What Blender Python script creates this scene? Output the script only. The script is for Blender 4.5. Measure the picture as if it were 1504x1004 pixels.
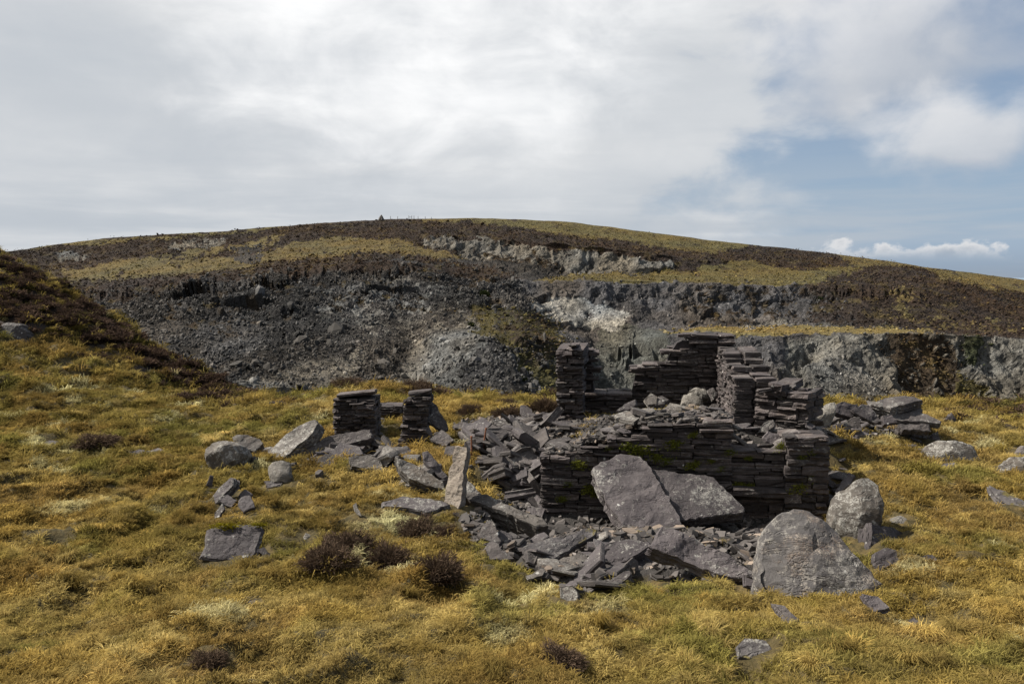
import bpy, bmesh, math, random
import numpy as np
from mathutils import Vector, Matrix

for o in list(bpy.data.objects):
    bpy.data.objects.remove(o, do_unlink=True)
S = bpy.context.scene
COL = S.collection
R = math.radians

# ------------------------------------------------------------------ camera
CAM = np.array([0.0, 0.0, 6.0])
FPX = 1170.0                       # focal length in photograph pixels (1504 wide)
PITCH = math.atan((502 - 405) / FPX)
cd = bpy.data.cameras.new("camera")
cd.sensor_width = 36.0
cd.lens = 36.0 * FPX / 1504.0
cd.clip_start = 0.1
cd.clip_end = 90000
cam = bpy.data.objects.new("camera", cd)
COL.objects.link(cam)
cam.location = CAM
cam.rotation_euler = (math.pi / 2 - PITCH, 0, 0)
S.camera = cam

# ------------------------------------------------------------------ sun + sky
SUN_AZ = -78.0      # degrees, 0 = straight ahead (+Y), negative = to the left
SUN_EL = 46.0
sd = bpy.data.lights.new("sun", 'SUN')
sd.energy = 5.0
sd.angle = R(0.7)
sd.color = (1.0, 0.95, 0.87)
sun = bpy.data.objects.new("sun", sd)
COL.objects.link(sun)
sdir = Vector((math.sin(R(SUN_AZ)) * math.cos(R(SUN_EL)), math.cos(R(SUN_AZ)) * math.cos(R(SUN_EL)), math.sin(R(SUN_EL))))
sun.rotation_euler = sdir.to_track_quat('Z', 'Y').to_euler()
sun.location = (-30, 20, 60)

S.view_settings.view_transform = 'Standard'
S.view_settings.look = 'None'
S.view_settings.exposure = 0.85
S.view_settings.gamma = 1.0
S.render.engine = 'CYCLES'
S.cycles.max_bounces = 6
S.cycles.transparent_max_bounces = 4


class NT:
    """tiny helper for node trees"""
    def __init__(s, tree):
        s.t = tree; s.n = tree.nodes; s.l = tree.links

    def new(s, kind, **kw):
        nd = s.n.new(kind)
        for k, v in kw.items():
            setattr(nd, k, v)
        return nd

    def put(s, sock, v):
        if hasattr(v, 'node'):
            s.l.new(v, sock)
        elif v is not None:
            sock.default_value = v

    def math(s, op, a, b=None, c=None, clamp=False):
        nd = s.new('ShaderNodeMath', operation=op, use_clamp=clamp)
        s.put(nd.inputs[0], a)
        if b is not None: s.put(nd.inputs[1], b)
        if c is not None: s.put(nd.inputs[2], c)
        return nd.outputs[0]

    def vmath(s, op, a, b=None):
        nd = s.new('ShaderNodeVectorMath', operation=op)
        s.put(nd.inputs[0], a)
        if b is not None: s.put(nd.inputs[1], b)
        return nd.outputs[0] if op not in ('DOT_PRODUCT', 'LENGTH') else nd.outputs['Value']

    def scale(s, a, f):
        nd = s.new('ShaderNodeVectorMath', operation='SCALE')
        s.put(nd.inputs[0], a); s.put(nd.inputs[3], f)
        return nd.outputs[0]

    def mix(s, f, a, b, mode='MIX'):
        nd = s.new('ShaderNodeMix', data_type='RGBA', blend_type=mode)
        s.put(nd.inputs[0], f)
        s.put(nd.inputs[6], a if hasattr(a, 'node') else (*a, 1) if len(a) == 3 else a)
        s.put(nd.inputs[7], b if hasattr(b, 'node') else (*b, 1) if len(b) == 3 else b)
        return nd.outputs[2]

    def noise(s, vec, scale, detail=3.0, rough=0.55, dist=0.0, out=0):
        nd = s.new('ShaderNodeTexNoise')
        if vec is not None: s.put(nd.inputs['Vector'], vec)
        s.put(nd.inputs['Scale'], scale); s.put(nd.inputs['Detail'], detail)
        s.put(nd.inputs['Roughness'], rough); s.put(nd.inputs['Distortion'], dist)
        return nd.outputs[out]

    def ramp(s, v, lo, hi, a=0.0, b=1.0):
        nd = s.new('ShaderNodeMapRange', interpolation_type='SMOOTHSTEP')
        s.put(nd.inputs[0], v); s.put(nd.inputs[1], lo); s.put(nd.inputs[2], hi)
        s.put(nd.inputs[3], a); s.put(nd.inputs[4], b)
        return nd.outputs[0]

    def mapping(s, vec, scale=(1, 1, 1), loc=(0, 0, 0)):
        nd = s.new('ShaderNodeMapping')
        s.put(nd.inputs[0], vec); nd.inputs['Scale'].default_value = scale
        s.put(nd.inputs['Location'], loc)
        return nd.outputs[0]


SKX, SKY, SKZ = 3.1, 1.7, 0.4
W = bpy.data.worlds.new("World")
S.world = W
W.use_nodes = True
w = NT(W.node_tree)
w.n.clear()
w_out = w.new('ShaderNodeOutputWorld')
w_bg = w.new('ShaderNodeBackground')
w.l.new(w_bg.outputs[0], w_out.inputs[0])
sky = w.new('ShaderNodeTexSky', sky_type='NISHITA')
sky.sun_disc = False
sky.sun_elevation = R(SUN_EL)
sky.sun_rotation = R(SUN_AZ)
sky.altitude = 400
sky.air_density = 1.0
sky.dust_density = 1.0
w_dir = w.new('ShaderNodeTexCoord').outputs['Generated']
w_sep = w.new('ShaderNodeSeparateXYZ')
w.l.new(w_dir, w_sep.inputs[0])
wx, wy, wz = w_sep.outputs
elv = w.math('MAXIMUM', wz, 0.0)
den = w.math('ADD', elv, 0.10)
w_cmb = w.new('ShaderNodeCombineXYZ')
w.put(w_cmb.inputs[0], w.math('DIVIDE', wx, den))
w.put(w_cmb.inputs[1], w.math('DIVIDE', wy, den))
w_cmb.inputs[2].default_value = 0.0
wp = w_cmb.outputs[0]                              # cloud deck seen in perspective
# big soft cloud masses
n_big = w.noise(w.mapping(w_dir, (1, 1, 1.5), (SKX, SKY, SKZ)), 2.6, 7, 0.50, 0.25)
n_mid = w.noise(w.mapping(w_dir, (1, 1, 1.9), (1.3, 5.2, 2.0)), 6.5, 6, 0.55, 0.3)
n_deck = w.noise(w.mapping(wp, (0.22, 0.6, 1), (7.3, 2.2, 0)), 1.6, 5, 0.55, 0.3)
n_str = w.noise(w.mapping(w_dir, (1.0, 1.0, 12), (0.6, 0.1, 0)), 2.4, 5, 0.55, 0.3)
n_puf = w.noise(w.mapping(w_dir, (1, 1, 1.4), (2.3, 0.4, 7.0)), 9.0, 7, 0.52, 0.2)
# the deck thins out to the right (east) of the view
thin = w.ramp(wx, -0.10, 0.42)
cov = w.math('ADD', w.math('MULTIPLY', n_big, 0.62), w.math('MULTIPLY', n_mid, 0.38))
cov = w.math('SUBTRACT', cov, w.math('MULTIPLY', thin, 0.298))
cov = w.math('SUBTRACT', cov, w.math('MULTIPLY', w.ramp(wx, 0.40, 0.58), 0.2))
cloud = w.ramp(cov, 0.215, 0.335)
# light comes through where the cloud is thin: broad glow round the veiled bright part of the deck
gl = (math.sin(R(-7)) * math.cos(R(25)), math.cos(R(-7)) * math.cos(R(25)), math.sin(R(25)))
glow = w.ramp(w.math('ADD', w.vmath('DOT_PRODUCT', w_dir, gl), w.math('MULTIPLY', w.math('SUBTRACT', n_mid, 0.5), 0.12)), 0.925, 1.01)
shade = w.ramp(w.math('ADD', w.math('MULTIPLY', n_big, 0.6), w.math('MULTIPLY', n_mid, 0.4)), 0.34, 0.66)
c_col = w.mix(shade, (0.64, 0.675, 0.72), (0.83, 0.845, 0.86))
c_col = w.mix(w.math('MULTIPLY', w.ramp(n_deck, 0.35, 0.65), 0.35), c_col, (0.56, 0.61, 0.67))
c_col = w.mix(w.math('MULTIPLY', glow, w.ramp(shade, 0.0, 1.0, 0.55, 1.0)), c_col, (1.2, 1.2, 1.2))
blue = w.mix(1.0, sky.outputs[0], (0.10, 0.10, 0.103), 'MULTIPLY')
low = w.ramp(wz, 0.0, 0.20, 1.0, 0.0)
blue = w.mix(w.math('MULTIPLY', low, 0.8), blue, (0.42, 0.53, 0.66))
blue = w.mix(0.4, blue, (0.33, 0.46, 0.66))
w_col = w.mix(cloud, blue, c_col)
# two heaped clouds drifting in the clearer part of the sky
for (hx, hy, hr, amp) in ((1290, 60, 0.15, 0.06), (1395, 205, 0.085, 0.05)):
    hb = Vector(((hx - 752) / FPX, 1.0, (405 - hy) / FPX)).normalized()
    dv_ = w.vmath('SUBTRACT', w_dir, tuple(hb))
    dv_ = w.vmath('MULTIPLY', dv_, (1.0, 1.0, 1.55))
    dd = w.math('ADD', w.vmath('LENGTH', dv_), w.math('MULTIPLY', w.math('SUBTRACT', n_puf, 0.5), -amp * 4.2))
    hm_ = w.ramp(dd, hr * 1.25, hr * 0.30)
    side_ = w.ramp(w.math('ADD', w.vmath('DOT_PRODUCT', dv_, (-0.45, 0.0, 0.9)), w.math('MULTIPLY', w.math('SUBTRACT', n_puf, 0.5), 0.16)), -0.09, 0.06)
    w_col = w.mix(w.math('MULTIPLY', hm_, 0.88), w_col, w.mix(side_, (0.56, 0.595, 0.655), (0.88, 0.885, 0.90)))
# thin grey bands low over the horizon
bands = w.math('MULTIPLY', w.ramp(n_str, 0.40, 0.62), w.ramp(wz, 0.02, 0.16, 0.8, 0.12))
w_col = w.mix(bands, w_col, (0.53, 0.585, 0.65))
# row of small fair-weather cumulus above the horizon
n_cu = w.noise(w.mapping(w_dir, (1, 1, 1.6), (0.35, 0.0, 0.0)), 17.0, 6, 0.55, 0.15)
n_cb = w.noise(w.mapping(w_dir, (1, 1, 0.2), (4.4, 0.0, 0.0)), 7.0, 2, 0.5)
cu_top = w.math('ADD', 0.0245, w.math('MULTIPLY', w.math('SUBTRACT', n_cu, 0.46), 0.13))
cu_top = w.math('ADD', cu_top, w.math('MULTIPLY', w.math('SUBTRACT', n_cb, 0.5), 0.045))
cu = w.math('MULTIPLY', w.ramp(w.math('SUBTRACT', cu_top, wz), -0.003, 0.008), w.ramp(wz, 0.014, 0.034))
cu = w.math('MULTIPLY', cu, w.ramp(wx, 0.30, 0.37))
w_col = w.mix(w.math('MULTIPLY', cu, 0.9), w_col, w.mix(w.ramp(w.math('SUBTRACT', cu_top, wz), 0.004, 0.026), (0.86, 0.86, 0.87), (0.5, 0.54, 0.6)))
hzn = w.math('MULTIPLY', w.ramp(wz, -0.02, 0.04, 0.8, 0.0), w.ramp(wx, 0.0, 0.35, 0.3, 1.0))
w_col = w.mix(hzn, w_col, (0.27, 0.33, 0.41))
w.put(w_bg.inputs[0], w_col)
w_bg.inputs[1].default_value = 0.5

# ------------------------------------------------------------------ helpers
rng = random.Random(7)
nrng = np.random.default_rng(7)


def _hash(ix, iy, iz, seed):
    h = (ix.astype(np.int64) * 374761393 + iy.astype(np.int64) * 668265263 + iz.astype(np.int64) * 1274126177 + seed * 974711) & 0xFFFFFFFF
    h = ((h ^ (h >> 13)) * 1274126177) & 0xFFFFFFFF
    h = ((h ^ (h >> 16)) * 2246822519) & 0xFFFFFFFF
    return ((h ^ (h >> 15)) & 0xFFFFFF) / float(0xFFFFFF)


def vnoise(p, seed=0):
    p = np.asarray(p, float)
    i = np.floor(p).astype(np.int64); f = p - i
    f = f * f * f * (f * (f * 6 - 15) + 10)
    out = 0
    for dx in (0, 1):
        wx_ = f[:, 0] if dx else 1 - f[:, 0]
        for dy in (0, 1):
            wy_ = f[:, 1] if dy else 1 - f[:, 1]
            for dz in (0, 1):
                wz_ = f[:, 2] if dz else 1 - f[:, 2]
                out = out + _hash(i[:, 0] + dx, i[:, 1] + dy, i[:, 2] + dz, seed) * wx_ * wy_ * wz_
    return out * 2 - 1


def fbm(p, octv=4, seed=0, gain=0.5):
    p = np.asarray(p, float); a = 1.0; s = 0; t = 0
    for k in range(octv):
        s = s + a * vnoise(p * (2.03 ** k) + 17.3 * k, seed + k); t += a; a *= gain
    return s / t


def worley(p, seed=0):
    """returns F1 distance and a random value of the nearest cell"""
    p = np.asarray(p, float); i = np.floor(p).astype(np.int64)
    best = np.full(len(p), 9.0); val = np.zeros(len(p))
    for dx in (-1, 0, 1):
        for dy in (-1, 0, 1):
            for dz in (-1, 0, 1):
                c = i + np.array([dx, dy, dz])
                q = np.stack([c[:, k] + _hash(c[:, 0], c[:, 1], c[:, 2], seed + 11 * k + 1) for k in range(3)], 1)
                d = ((q - p) ** 2).sum(1)
                v = _hash(c[:, 0], c[:, 1], c[:, 2], seed + 77)
                m = d < best
                best = np.where(m, d, best); val = np.where(m, v, val)
    return np.sqrt(best), val


CP, SP = math.cos(PITCH), math.sin(PITCH)


def ray(px, py):
    """direction through a photograph pixel, scaled so that its y is 1"""
    px = np.asarray(px, float); py = np.asarray(py, float)
    a = (px - 752.0) / FPX; b = (502.0 - py) / FPX
    dy = CP + b * SP; dz = -SP + b * CP
    return np.stack([a / dy, np.ones_like(a), dz / dy], -1)


def at(px, py, Y):
    return CAM + ray(px, py) * (np.asarray(Y, float)[..., None] if np.ndim(Y) else Y)


def project(P):
    P = np.asarray(P, float) - CAM
    fy = P[..., 1] * CP - P[..., 2] * SP
    uz = P[..., 1] * SP + P[..., 2] * CP
    return 752 + FPX * P[..., 0] / fy, 502 - FPX * uz / fy


def in_poly(x, y, poly):
    x = np.asarray(x); y = np.asarray(y)
    r = np.zeros(x.shape, bool); n = len(poly)
    for k in range(n):
        x1, y1 = poly[k]; x2, y2 = poly[(k + 1) % n]
        if y1 == y2: continue
        c = ((y1 > y) != (y2 > y)) & (x < (x2 - x1) * (y - y1) / (y2 - y1) + x1)
        r ^= c
    return r


def mesh_np(name, verts, quads=None, tris=None):
    me = bpy.data.meshes.new(name)
    verts = np.asarray(verts, np.float32)
    me.vertices.add(len(verts)); me.vertices.foreach_set('co', verts.ravel())
    idx = []; st = []; tot = 0
    parts = []
    if quads is not None and len(quads): parts.append(np.asarray(quads, np.int32))
    if tris is not None and len(tris): parts.append(np.asarray(tris, np.int32))
    li = np.concatenate([q.ravel() for q in parts])
    ls = np.concatenate([np.full(len(q), q.shape[1], np.int32) for q in parts])
    start = np.concatenate([[0], np.cumsum(ls)[:-1]]).astype(np.int32)
    me.loops.add(len(li)); me.loops.foreach_set('vertex_index', li)
    me.polygons.add(len(ls)); me.polygons.foreach_set('loop_start', start)
    me.update(calc_edges=True)
    me.shade_flat()
    return me


def grid_quads(nr, nc):
    i = np.arange(nr - 1)[:, None] * nc + np.arange(nc - 1)[None, :]
    return np.stack([i, i + 1, i + nc + 1, i + nc], -1).reshape(-1, 4)


def obj(name, me, mat=None, parent=None, label=None, cat=None, group=None, kind=None):
    o = bpy.data.objects.new(name, me)
    COL.objects.link(o)
    if mat is not None and me is not None and not me.materials: me.materials.append(mat)
    if parent is not None: o.parent = parent
    if label: o['label'] = label
    if cat: o['category'] = cat
    if group: o['group'] = group
    if kind: o['kind'] = kind
    return o


def set_attr(me, name, typ, data, domain='POINT'):
    a = me.attributes.new(name, typ, domain)
    key = {'FLOAT': 'value', 'INT': 'value', 'FLOAT_VECTOR': 'vector', 'FLOAT_COLOR': 'color'}[typ]
    a.data.foreach_set(key, np.ascontiguousarray(data).ravel())


def scatter(name, label, cat, pts, rot, scl, idx, tint, meshes, mat, kind='stuff'):
    """one object whose points carry small meshes (for what nobody could count)"""
    src = bpy.data.collections.new(name + "_source")
    for k, me in enumerate(meshes):
        if not me.materials: me.materials.append(mat)
        src.objects.link(bpy.data.objects.new("%s_piece_%02d" % (name, k), me))
    me = bpy.data.meshes.new(name)
    me.vertices.add(len(pts)); me.vertices.foreach_set('co', np.asarray(pts, np.float32).ravel())
    set_attr(me, 'rot', 'FLOAT_VECTOR', np.asarray(rot, np.float32))
    set_attr(me, 'scl', 'FLOAT_VECTOR', np.asarray(scl, np.float32))
    set_attr(me, 'idx', 'INT', np.asarray(idx, np.int32))
    t = np.ones((len(pts), 4), np.float32); t[:, :3] = tint
    set_attr(me, 'tint', 'FLOAT_COLOR', t)
    o = obj(name, me, mat, label=label, cat=cat, kind=kind)
    g = bpy.data.node_groups.new(name + "_scatter", 'GeometryNodeTree')
    g.interface.new_socket('Geometry', in_out='INPUT', socket_type='NodeSocketGeometry')
    g.interface.new_socket('Geometry', in_out='OUTPUT', socket_type='NodeSocketGeometry')
    gi = g.nodes.new('NodeGroupInput'); go = g.nodes.new('NodeGroupOutput')
    ci = g.nodes.new('GeometryNodeCollectionInfo')
    ci.inputs['Collection'].default_value = src
    ci.inputs['Separate Children'].default_value = True
    ci.inputs['Reset Children'].default_value = True
    ip = g.nodes.new('GeometryNodeInstanceOnPoints')
    ip.inputs['Pick Instance'].default_value = True

    def named(nm, dt):
        nd = g.nodes.new('GeometryNodeInputNamedAttribute'); nd.data_type = dt
        nd.inputs['Name'].default_value = nm
        return nd.outputs['Attribute']
    g.links.new(gi.outputs[0], ip.inputs['Points'])
    g.links.new(ci.outputs[0], ip.inputs['Instance'])
    g.links.new(named('idx', 'INT'), ip.inputs['Instance Index'])
    e2r = g.nodes.new('FunctionNodeEulerToRotation')
    g.links.new(named('rot', 'FLOAT_VECTOR'), e2r.inputs[0])
    g.links.new(e2r.outputs[0], ip.inputs['Rotation'])
    g.links.new(named('scl', 'FLOAT_VECTOR'), ip.inputs['Scale'])
    g.links.new(ip.outputs[0], go.inputs[0])
    md = o.modifiers.new('scatter', 'NODES'); md.node_group = g
    return o


# ------------------------------------------------------------------ materials
def new_mat(name):
    m = bpy.data.materials.new(name); m.use_nodes = True
    t = NT(m.node_tree)
    b = t.n['Principled BSDF']
    b.inputs['Specular IOR Level'].default_value = 0.25
    return m, t, b


def rock_mat(name, ca, cb, lichen=0.3, lcol=(0.42, 0.415, 0.375), spots=0.5, orange=0.0, moss=0.0, strat=1.0, space='object', rough=0.8, bump=0.55, tone=0.45, ruddy=0.0):
    m, t, b = new_mat(name)
    tc = t.new('ShaderNodeTexCoord')
    geo = t.new('ShaderNodeNewGeometry')
    oi = t.new('ShaderNodeObjectInfo')
    rnd = oi.outputs['Random']
    base = tc.outputs['Object'] if space == 'object' else geo.outputs['Position']
    off = t.new('ShaderNodeCombineXYZ')
    t.put(off.inputs[0], t.math('MULTIPLY', rnd, 37.0)); t.put(off.inputs[1], t.math('MULTIPLY', rnd, 91.0)); t.put(off.inputs[2], t.math('MULTIPLY', rnd, 13.0))
    v = t.vmath('ADD', base, off.outputs[0])
    n1 = t.noise(v, 2.2, 6, 0.6, 0.3)
    n2 = t.noise(v, 14.0, 5, 0.65)
    n3 = t.noise(t.mapping(v, (1.5, 1.5, 22)), 3.0, 4, 0.6, 0.4)      # cleavage layers
    n4 = t.noise(v, 60.0, 3, 0.6)
    col = t.mix(t.ramp(n1, 0.32, 0.68), ca, cb)
    col = t.mix(t.math('MULTIPLY', t.ramp(n2, 0.35, 0.7), 0.5), col, t.mix(1.0, col, (0.55, 0.53, 0.55), 'MULTIPLY'))
    if ruddy > 0:
        col = t.mix(t.math('MULTIPLY', t.ramp(t.noise(v, 1.6, 5, 0.6), 0.5, 0.72), ruddy), col, (0.20, 0.145, 0.09))
    # pale lichen: crusts in drifts and small round spots
    dr = t.noise(v, 1.3, 3, 0.5)
    lm = t.ramp(t.math('ADD', t.math('MULTIPLY', n2, 0.6), t.math('MULTIPLY', dr, 0.4)), 0.60 - 0.14 * lichen, 0.70 - 0.12 * lichen)
    lm = t.math('MULTIPLY', lm, t.ramp(n4, 0.40, 0.54))
    col = t.mix(t.math('MULTIPLY', lm, min(1.0, lichen * 1.5)), col, lcol)
    if spots > 0:
        vo = t.new('ShaderNodeTexVoronoi'); vo.inputs['Scale'].default_value = 9.0
        t.put(vo.inputs['Vector'], t.vmath('ADD', v, t.scale(t.noise(v, 9.0, 2, 0.5, out=1), 0.10)))
        sc_ = t.new('ShaderNodeSeparateColor'); t.put(sc_.inputs[0], vo.outputs['Color'])
        sm = t.math('MULTIPLY', t.ramp(vo.outputs['Distance'], 0.17, 0.25, 1.0, 0.0), t.math('GREATER_THAN', sc_.outputs[0], 1.0 - 0.28 * spots))
        col = t.mix(t.math('MULTIPLY', sm, 0.85), col, t.mix(sc_.outputs[1], lcol, (0.55, 0.55, 0.52)))
    if orange > 0:
        om = t.math('MULTIPLY', t.ramp(t.noise(v, 3.5, 4, 0.6), 0.52, 0.66), t.ramp(n4, 0.4, 0.6))
        col = t.mix(t.math('MULTIPLY', om, orange), col, (0.42, 0.20, 0.06))
    if moss > 0:
        sn = t.new('ShaderNodeSeparateXYZ'); t.put(sn.inputs[0], geo.outputs['Normal'])
        mm = t.math('MULTIPLY', t.ramp(sn.outputs[2], 0.5, 0.8), t.ramp(t.noise(v, 3.0, 5, 0.65), 0.52, 0.60))
        col = t.mix(t.math('MULTIPLY', mm, moss), col, (0.17, 0.14, 0.03))
    # each piece has its own tone
    tn = t.math('MULTIPLY', t.math('ADD', 1.0 - tone * 0.5, t.math('MULTIPLY', rnd, tone)), 0.70)
    tv = t.new('ShaderNodeCombineXYZ')
    t.put(tv.inputs[0], t.math('MULTIPLY', tn, 1.03)); t.put(tv.inputs[1], t.math('MULTIPLY', tn, 0.985)); t.put(tv.inputs[2], t.math('MULTIPLY', tn, 0.965))
    col = t.mix(1.0, col, tv.outputs[0], 'MULTIPLY')
    t.put(b.inputs['Base Color'], col)
    t.put(b.inputs['Roughness'], t.ramp(n2, 0.2, 0.8, rough - 0.12, rough + 0.12))
    h = t.math('ADD', t.math('MULTIPLY', n2, 0.6), t.math('MULTIPLY', n4, 0.22))
    h = t.math('ADD', h, t.math('MULTIPLY', n3, 0.8 * strat))
    ck = t.math('ABSOLUTE', t.math('SUBTRACT', t.noise(t.mapping(v, (1.0, 2.2, 1.0)), 1.5, 5, 0.6, 0.5), 0.5))
    h = t.math('ADD', h, t.math('MULTIPLY', t.ramp(ck, 0.0, 0.022), 0.5))
    fl = t.noise(t.mapping(v, (0.8, 2.6, 1.0)), 4.0, 2, 0.5, 0.6)
    h = t.math('ADD', h, t.math('MULTIPLY', t.math('SNAP', fl, 0.085), 1.6 if strat > 0.4 else 0.3))
    bp = t.new('ShaderNodeBump'); bp.inputs['Strength'].default_value = bump; bp.inputs['Distance'].default_value = 0.05
    t.put(bp.inputs['Height'], h)
    t.put(b.inputs['Normal'], bp.outputs[0])
    return m


M = {}
M['slate'] = rock_mat('purple_slate', (0.080, 0.071, 0.073), (0.128, 0.115, 0.114), lichen=0.55, spots=0.3)
M['slate_grey'] = rock_mat('grey_slate', (0.088, 0.079, 0.076), (0.145, 0.130, 0.120), lichen=0.55, spots=0.35, tone=0.5)
M['slate_brown'] = rock_mat('weathered_slate', (0.10, 0.092, 0.085), (0.17, 0.155, 0.135), lichen=0.75, spots=0.35, ruddy=0.25, tone=0.4)
M['pale'] = rock_mat('pale_weathered_stone', (0.24, 0.205, 0.165), (0.33, 0.29, 0.235), lichen=0.4, spots=0.1, strat=0.5, bump=0.6, tone=0.1)
M['boulder'] = rock_mat('grey_boulder', (0.095, 0.086, 0.075), (0.155, 0.140, 0.118), lichen=0.85, spots=0.4, strat=0.0, bump=0.6, ruddy=0.3, tone=0.25)
M['boulder_pale'] = rock_mat('pale_boulder', (0.135, 0.126, 0.108), (0.23, 0.215, 0.185), lichen=1.0, lcol=(0.36, 0.35, 0.31), spots=0.3, strat=0.0, bump=0.6, tone=0.2)
M['boulder_orange'] = rock_mat('lichen_boulder', (0.078, 0.075, 0.075), (0.135, 0.129, 0.124), lichen=1.0, lcol=(0.30, 0.29, 0.26), spots=0.35, orange=0.13, strat=0.0, bump=0.5, ruddy=0.2, tone=0.1)
M['wall'] = rock_mat('walling_slate', (0.058, 0.049, 0.048), (0.125, 0.108, 0.102), lichen=0.55, lcol=(0.24, 0.23, 0.21), spots=0.12, strat=1.4, space='world', bump=0.6, tone=1.0, ruddy=0.12)
M['core'] = rock_mat('rubble_core', (0.035, 0.031, 0.032), (0.06, 0.053, 0.052), lichen=0.1, spots=0, space='world', tone=0.1)
M['mossy'] = rock_mat('mossy_slate', (0.095, 0.088, 0.088), (0.15, 0.14, 0.135), lichen=0.6, spots=0.3, moss=0.85, tone=0.2)


def leaf_mat(name, transl=0.35, rough=0.7, vary=0.35):
    m = bpy.data.materials.new(name); m.use_nodes = True
    t = NT(m.node_tree); t.n.clear()
    out = t.new('ShaderNodeOutputMaterial')
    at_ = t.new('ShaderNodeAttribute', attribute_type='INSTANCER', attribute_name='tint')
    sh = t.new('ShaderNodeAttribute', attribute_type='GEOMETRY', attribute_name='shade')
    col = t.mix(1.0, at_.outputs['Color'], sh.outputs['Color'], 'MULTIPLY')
    d = t.new('ShaderNodeBsdfDiffuse'); t.put(d.inputs[0], col)
    tr = t.new('ShaderNodeBsdfTranslucent'); t.put(tr.inputs[0], col)
    mx = t.new('ShaderNodeMixShader'); mx.inputs[0].default_value = transl
    t.l.new(d.outputs[0], mx.inputs[1]); t.l.new(tr.outputs[0], mx.inputs[2]); t.l.new(mx.outputs[0], out.inputs[0])
    return m


def plant_mat(name, col, col2, transl=0.25):
    m = bpy.data.materials.new(name); m.use_nodes = True
    t = NT(m.node_tree); t.n.clear()
    out = t.new('ShaderNodeOutputMaterial')
    sh = t.new('ShaderNodeAttribute', attribute_type='GEOMETRY', attribute_name='shade')
    oi = t.new('ShaderNodeObjectInfo')
    c = t.mix(oi.outputs['Random'], col, col2)
    c = t.mix(1.0, c, sh.outputs['Color'], 'MULTIPLY')
    d = t.new('ShaderNodeBsdfDiffuse'); t.put(d.inputs[0], c)
    tr = t.new('ShaderNodeBsdfTranslucent'); t.put(tr.inputs[0], c)
    mx = t.new('ShaderNodeMixShader'); mx.inputs[0].default_value = transl
    t.l.new(d.outputs[0], mx.inputs[1]); t.l.new(tr.outputs[0], mx.inputs[2]); t.l.new(mx.outputs[0], out.inputs[0])
    return m


M['grass'] = leaf_mat('moor_grass', 0.4)
M['heather_stuff'] = leaf_mat('heather_cover', 0.15)
M['heather'] = plant_mat('heather', (0.085, 0.058, 0.04), (0.115, 0.08, 0.054), 0.15)
M['fern'] = plant_mat('green_moss', (0.10, 0.115, 0.016), (0.14, 0.14, 0.024), 0.3)
M['gorse'] = plant_mat('dark_gorse', (0.030, 0.040, 0.016), (0.045, 0.052, 0.02), 0.1)
mr, t_, b_ = new_mat('rusty_iron')
b_.inputs['Roughness'].default_value = 0.8
g_ = t_.new('ShaderNodeNewGeometry')
t_.put(b_.inputs['Base Color'], t_.mix(t_.ramp(t_.noise(g_.outputs['Position'], 30, 4), 0.35, 0.65), (0.10, 0.035, 0.02), (0.22, 0.09, 0.045)))
M['rust'] = mr
mw, t_, b_ = new_mat('grey_post_wood')
g_ = t_.new('ShaderNodeNewGeometry')
t_.put(b_.inputs['Base Color'], t_.mix(t_.noise(g_.outputs['Position'], 9, 3), (0.07, 0.06, 0.05), (0.14, 0.12, 0.10)))
M['wood'] = mw
# ------------------------------------------------------------------ near ground
# photograph pixels of bare ground and how far away that ground is (metres)
GP = [(0,1004,5.5),(376,1004,5.3),(752,1004,5.2),(1128,1004,5.2),(1504,1004,5.2),
      (0,900,7.6),(376,900,7.4),(752,900,7.3),(1128,900,7.2),(1504,900,7.1),
      (-200,1004,5.8),(1700,1004,5.3),(-200,800,9.8),(1700,800,9.2),
      (0,800,10.0),(200,800,10.3),(420,840,9.2),(600,830,9.5),(700,840,9.3),(850,890,7.9),(1000,865,8.8),(1180,875,8.4),(1320,860,8.5),(1504,800,10.0),
      (290,800,10.3),(400,770,11.2),(500,770,11.2),(620,780,11.2),(700,800,10.8),(790,840,9.8),(1350,760,11.4),(1420,760,11.2),
      (0,700,13.0),(150,700,13.8),(300,700,14.2),(430,710,13.6),(500,690,14.6),(600,700,14.0),(600,745,12.3),(715,785,12.1),(765,803,11.9),(690,775,11.8),(690,700,14.0),(690,660,15.8),(700,760,12.1),
      (0,640,17.0),(150,640,17.6),(300,650,17.4),(420,640,18.2),(520,640,18.0),(600,655,16.8),(660,640,17.3),(730,615,19.0),
      (0,590,20.5),(150,590,22.0),(300,615,20.5),(420,605,21.5),(540,568,22.6),(620,580,22.5),(700,592,22.5),(800,598,22.0),(480,590,23.0),(390,592,24.5),
      (0,520,24.5),(100,540,25.0),(200,575,25.5),(0,450,28.0),
      (0,404,31.0),(60,432,30.5),(130,475,30.0),(200,523,29.0),(260,558,28.0),(330,592,26.0),(-150,346,32.0),(-150,450,27.0),(-150,560,20.0),
      (1250,650,15.0),(1250,690,13.7),(1350,645,17.0),(1400,604,22.0),(1504,604,23.0),(1504,650,17.0),(1504,690,14.6),(1700,690,14.6),(1700,610,22.0),(1300,640,17.0),(1280,720,12.6)]
gp = [at(a, b, c) for a, b, c in GP]
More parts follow.
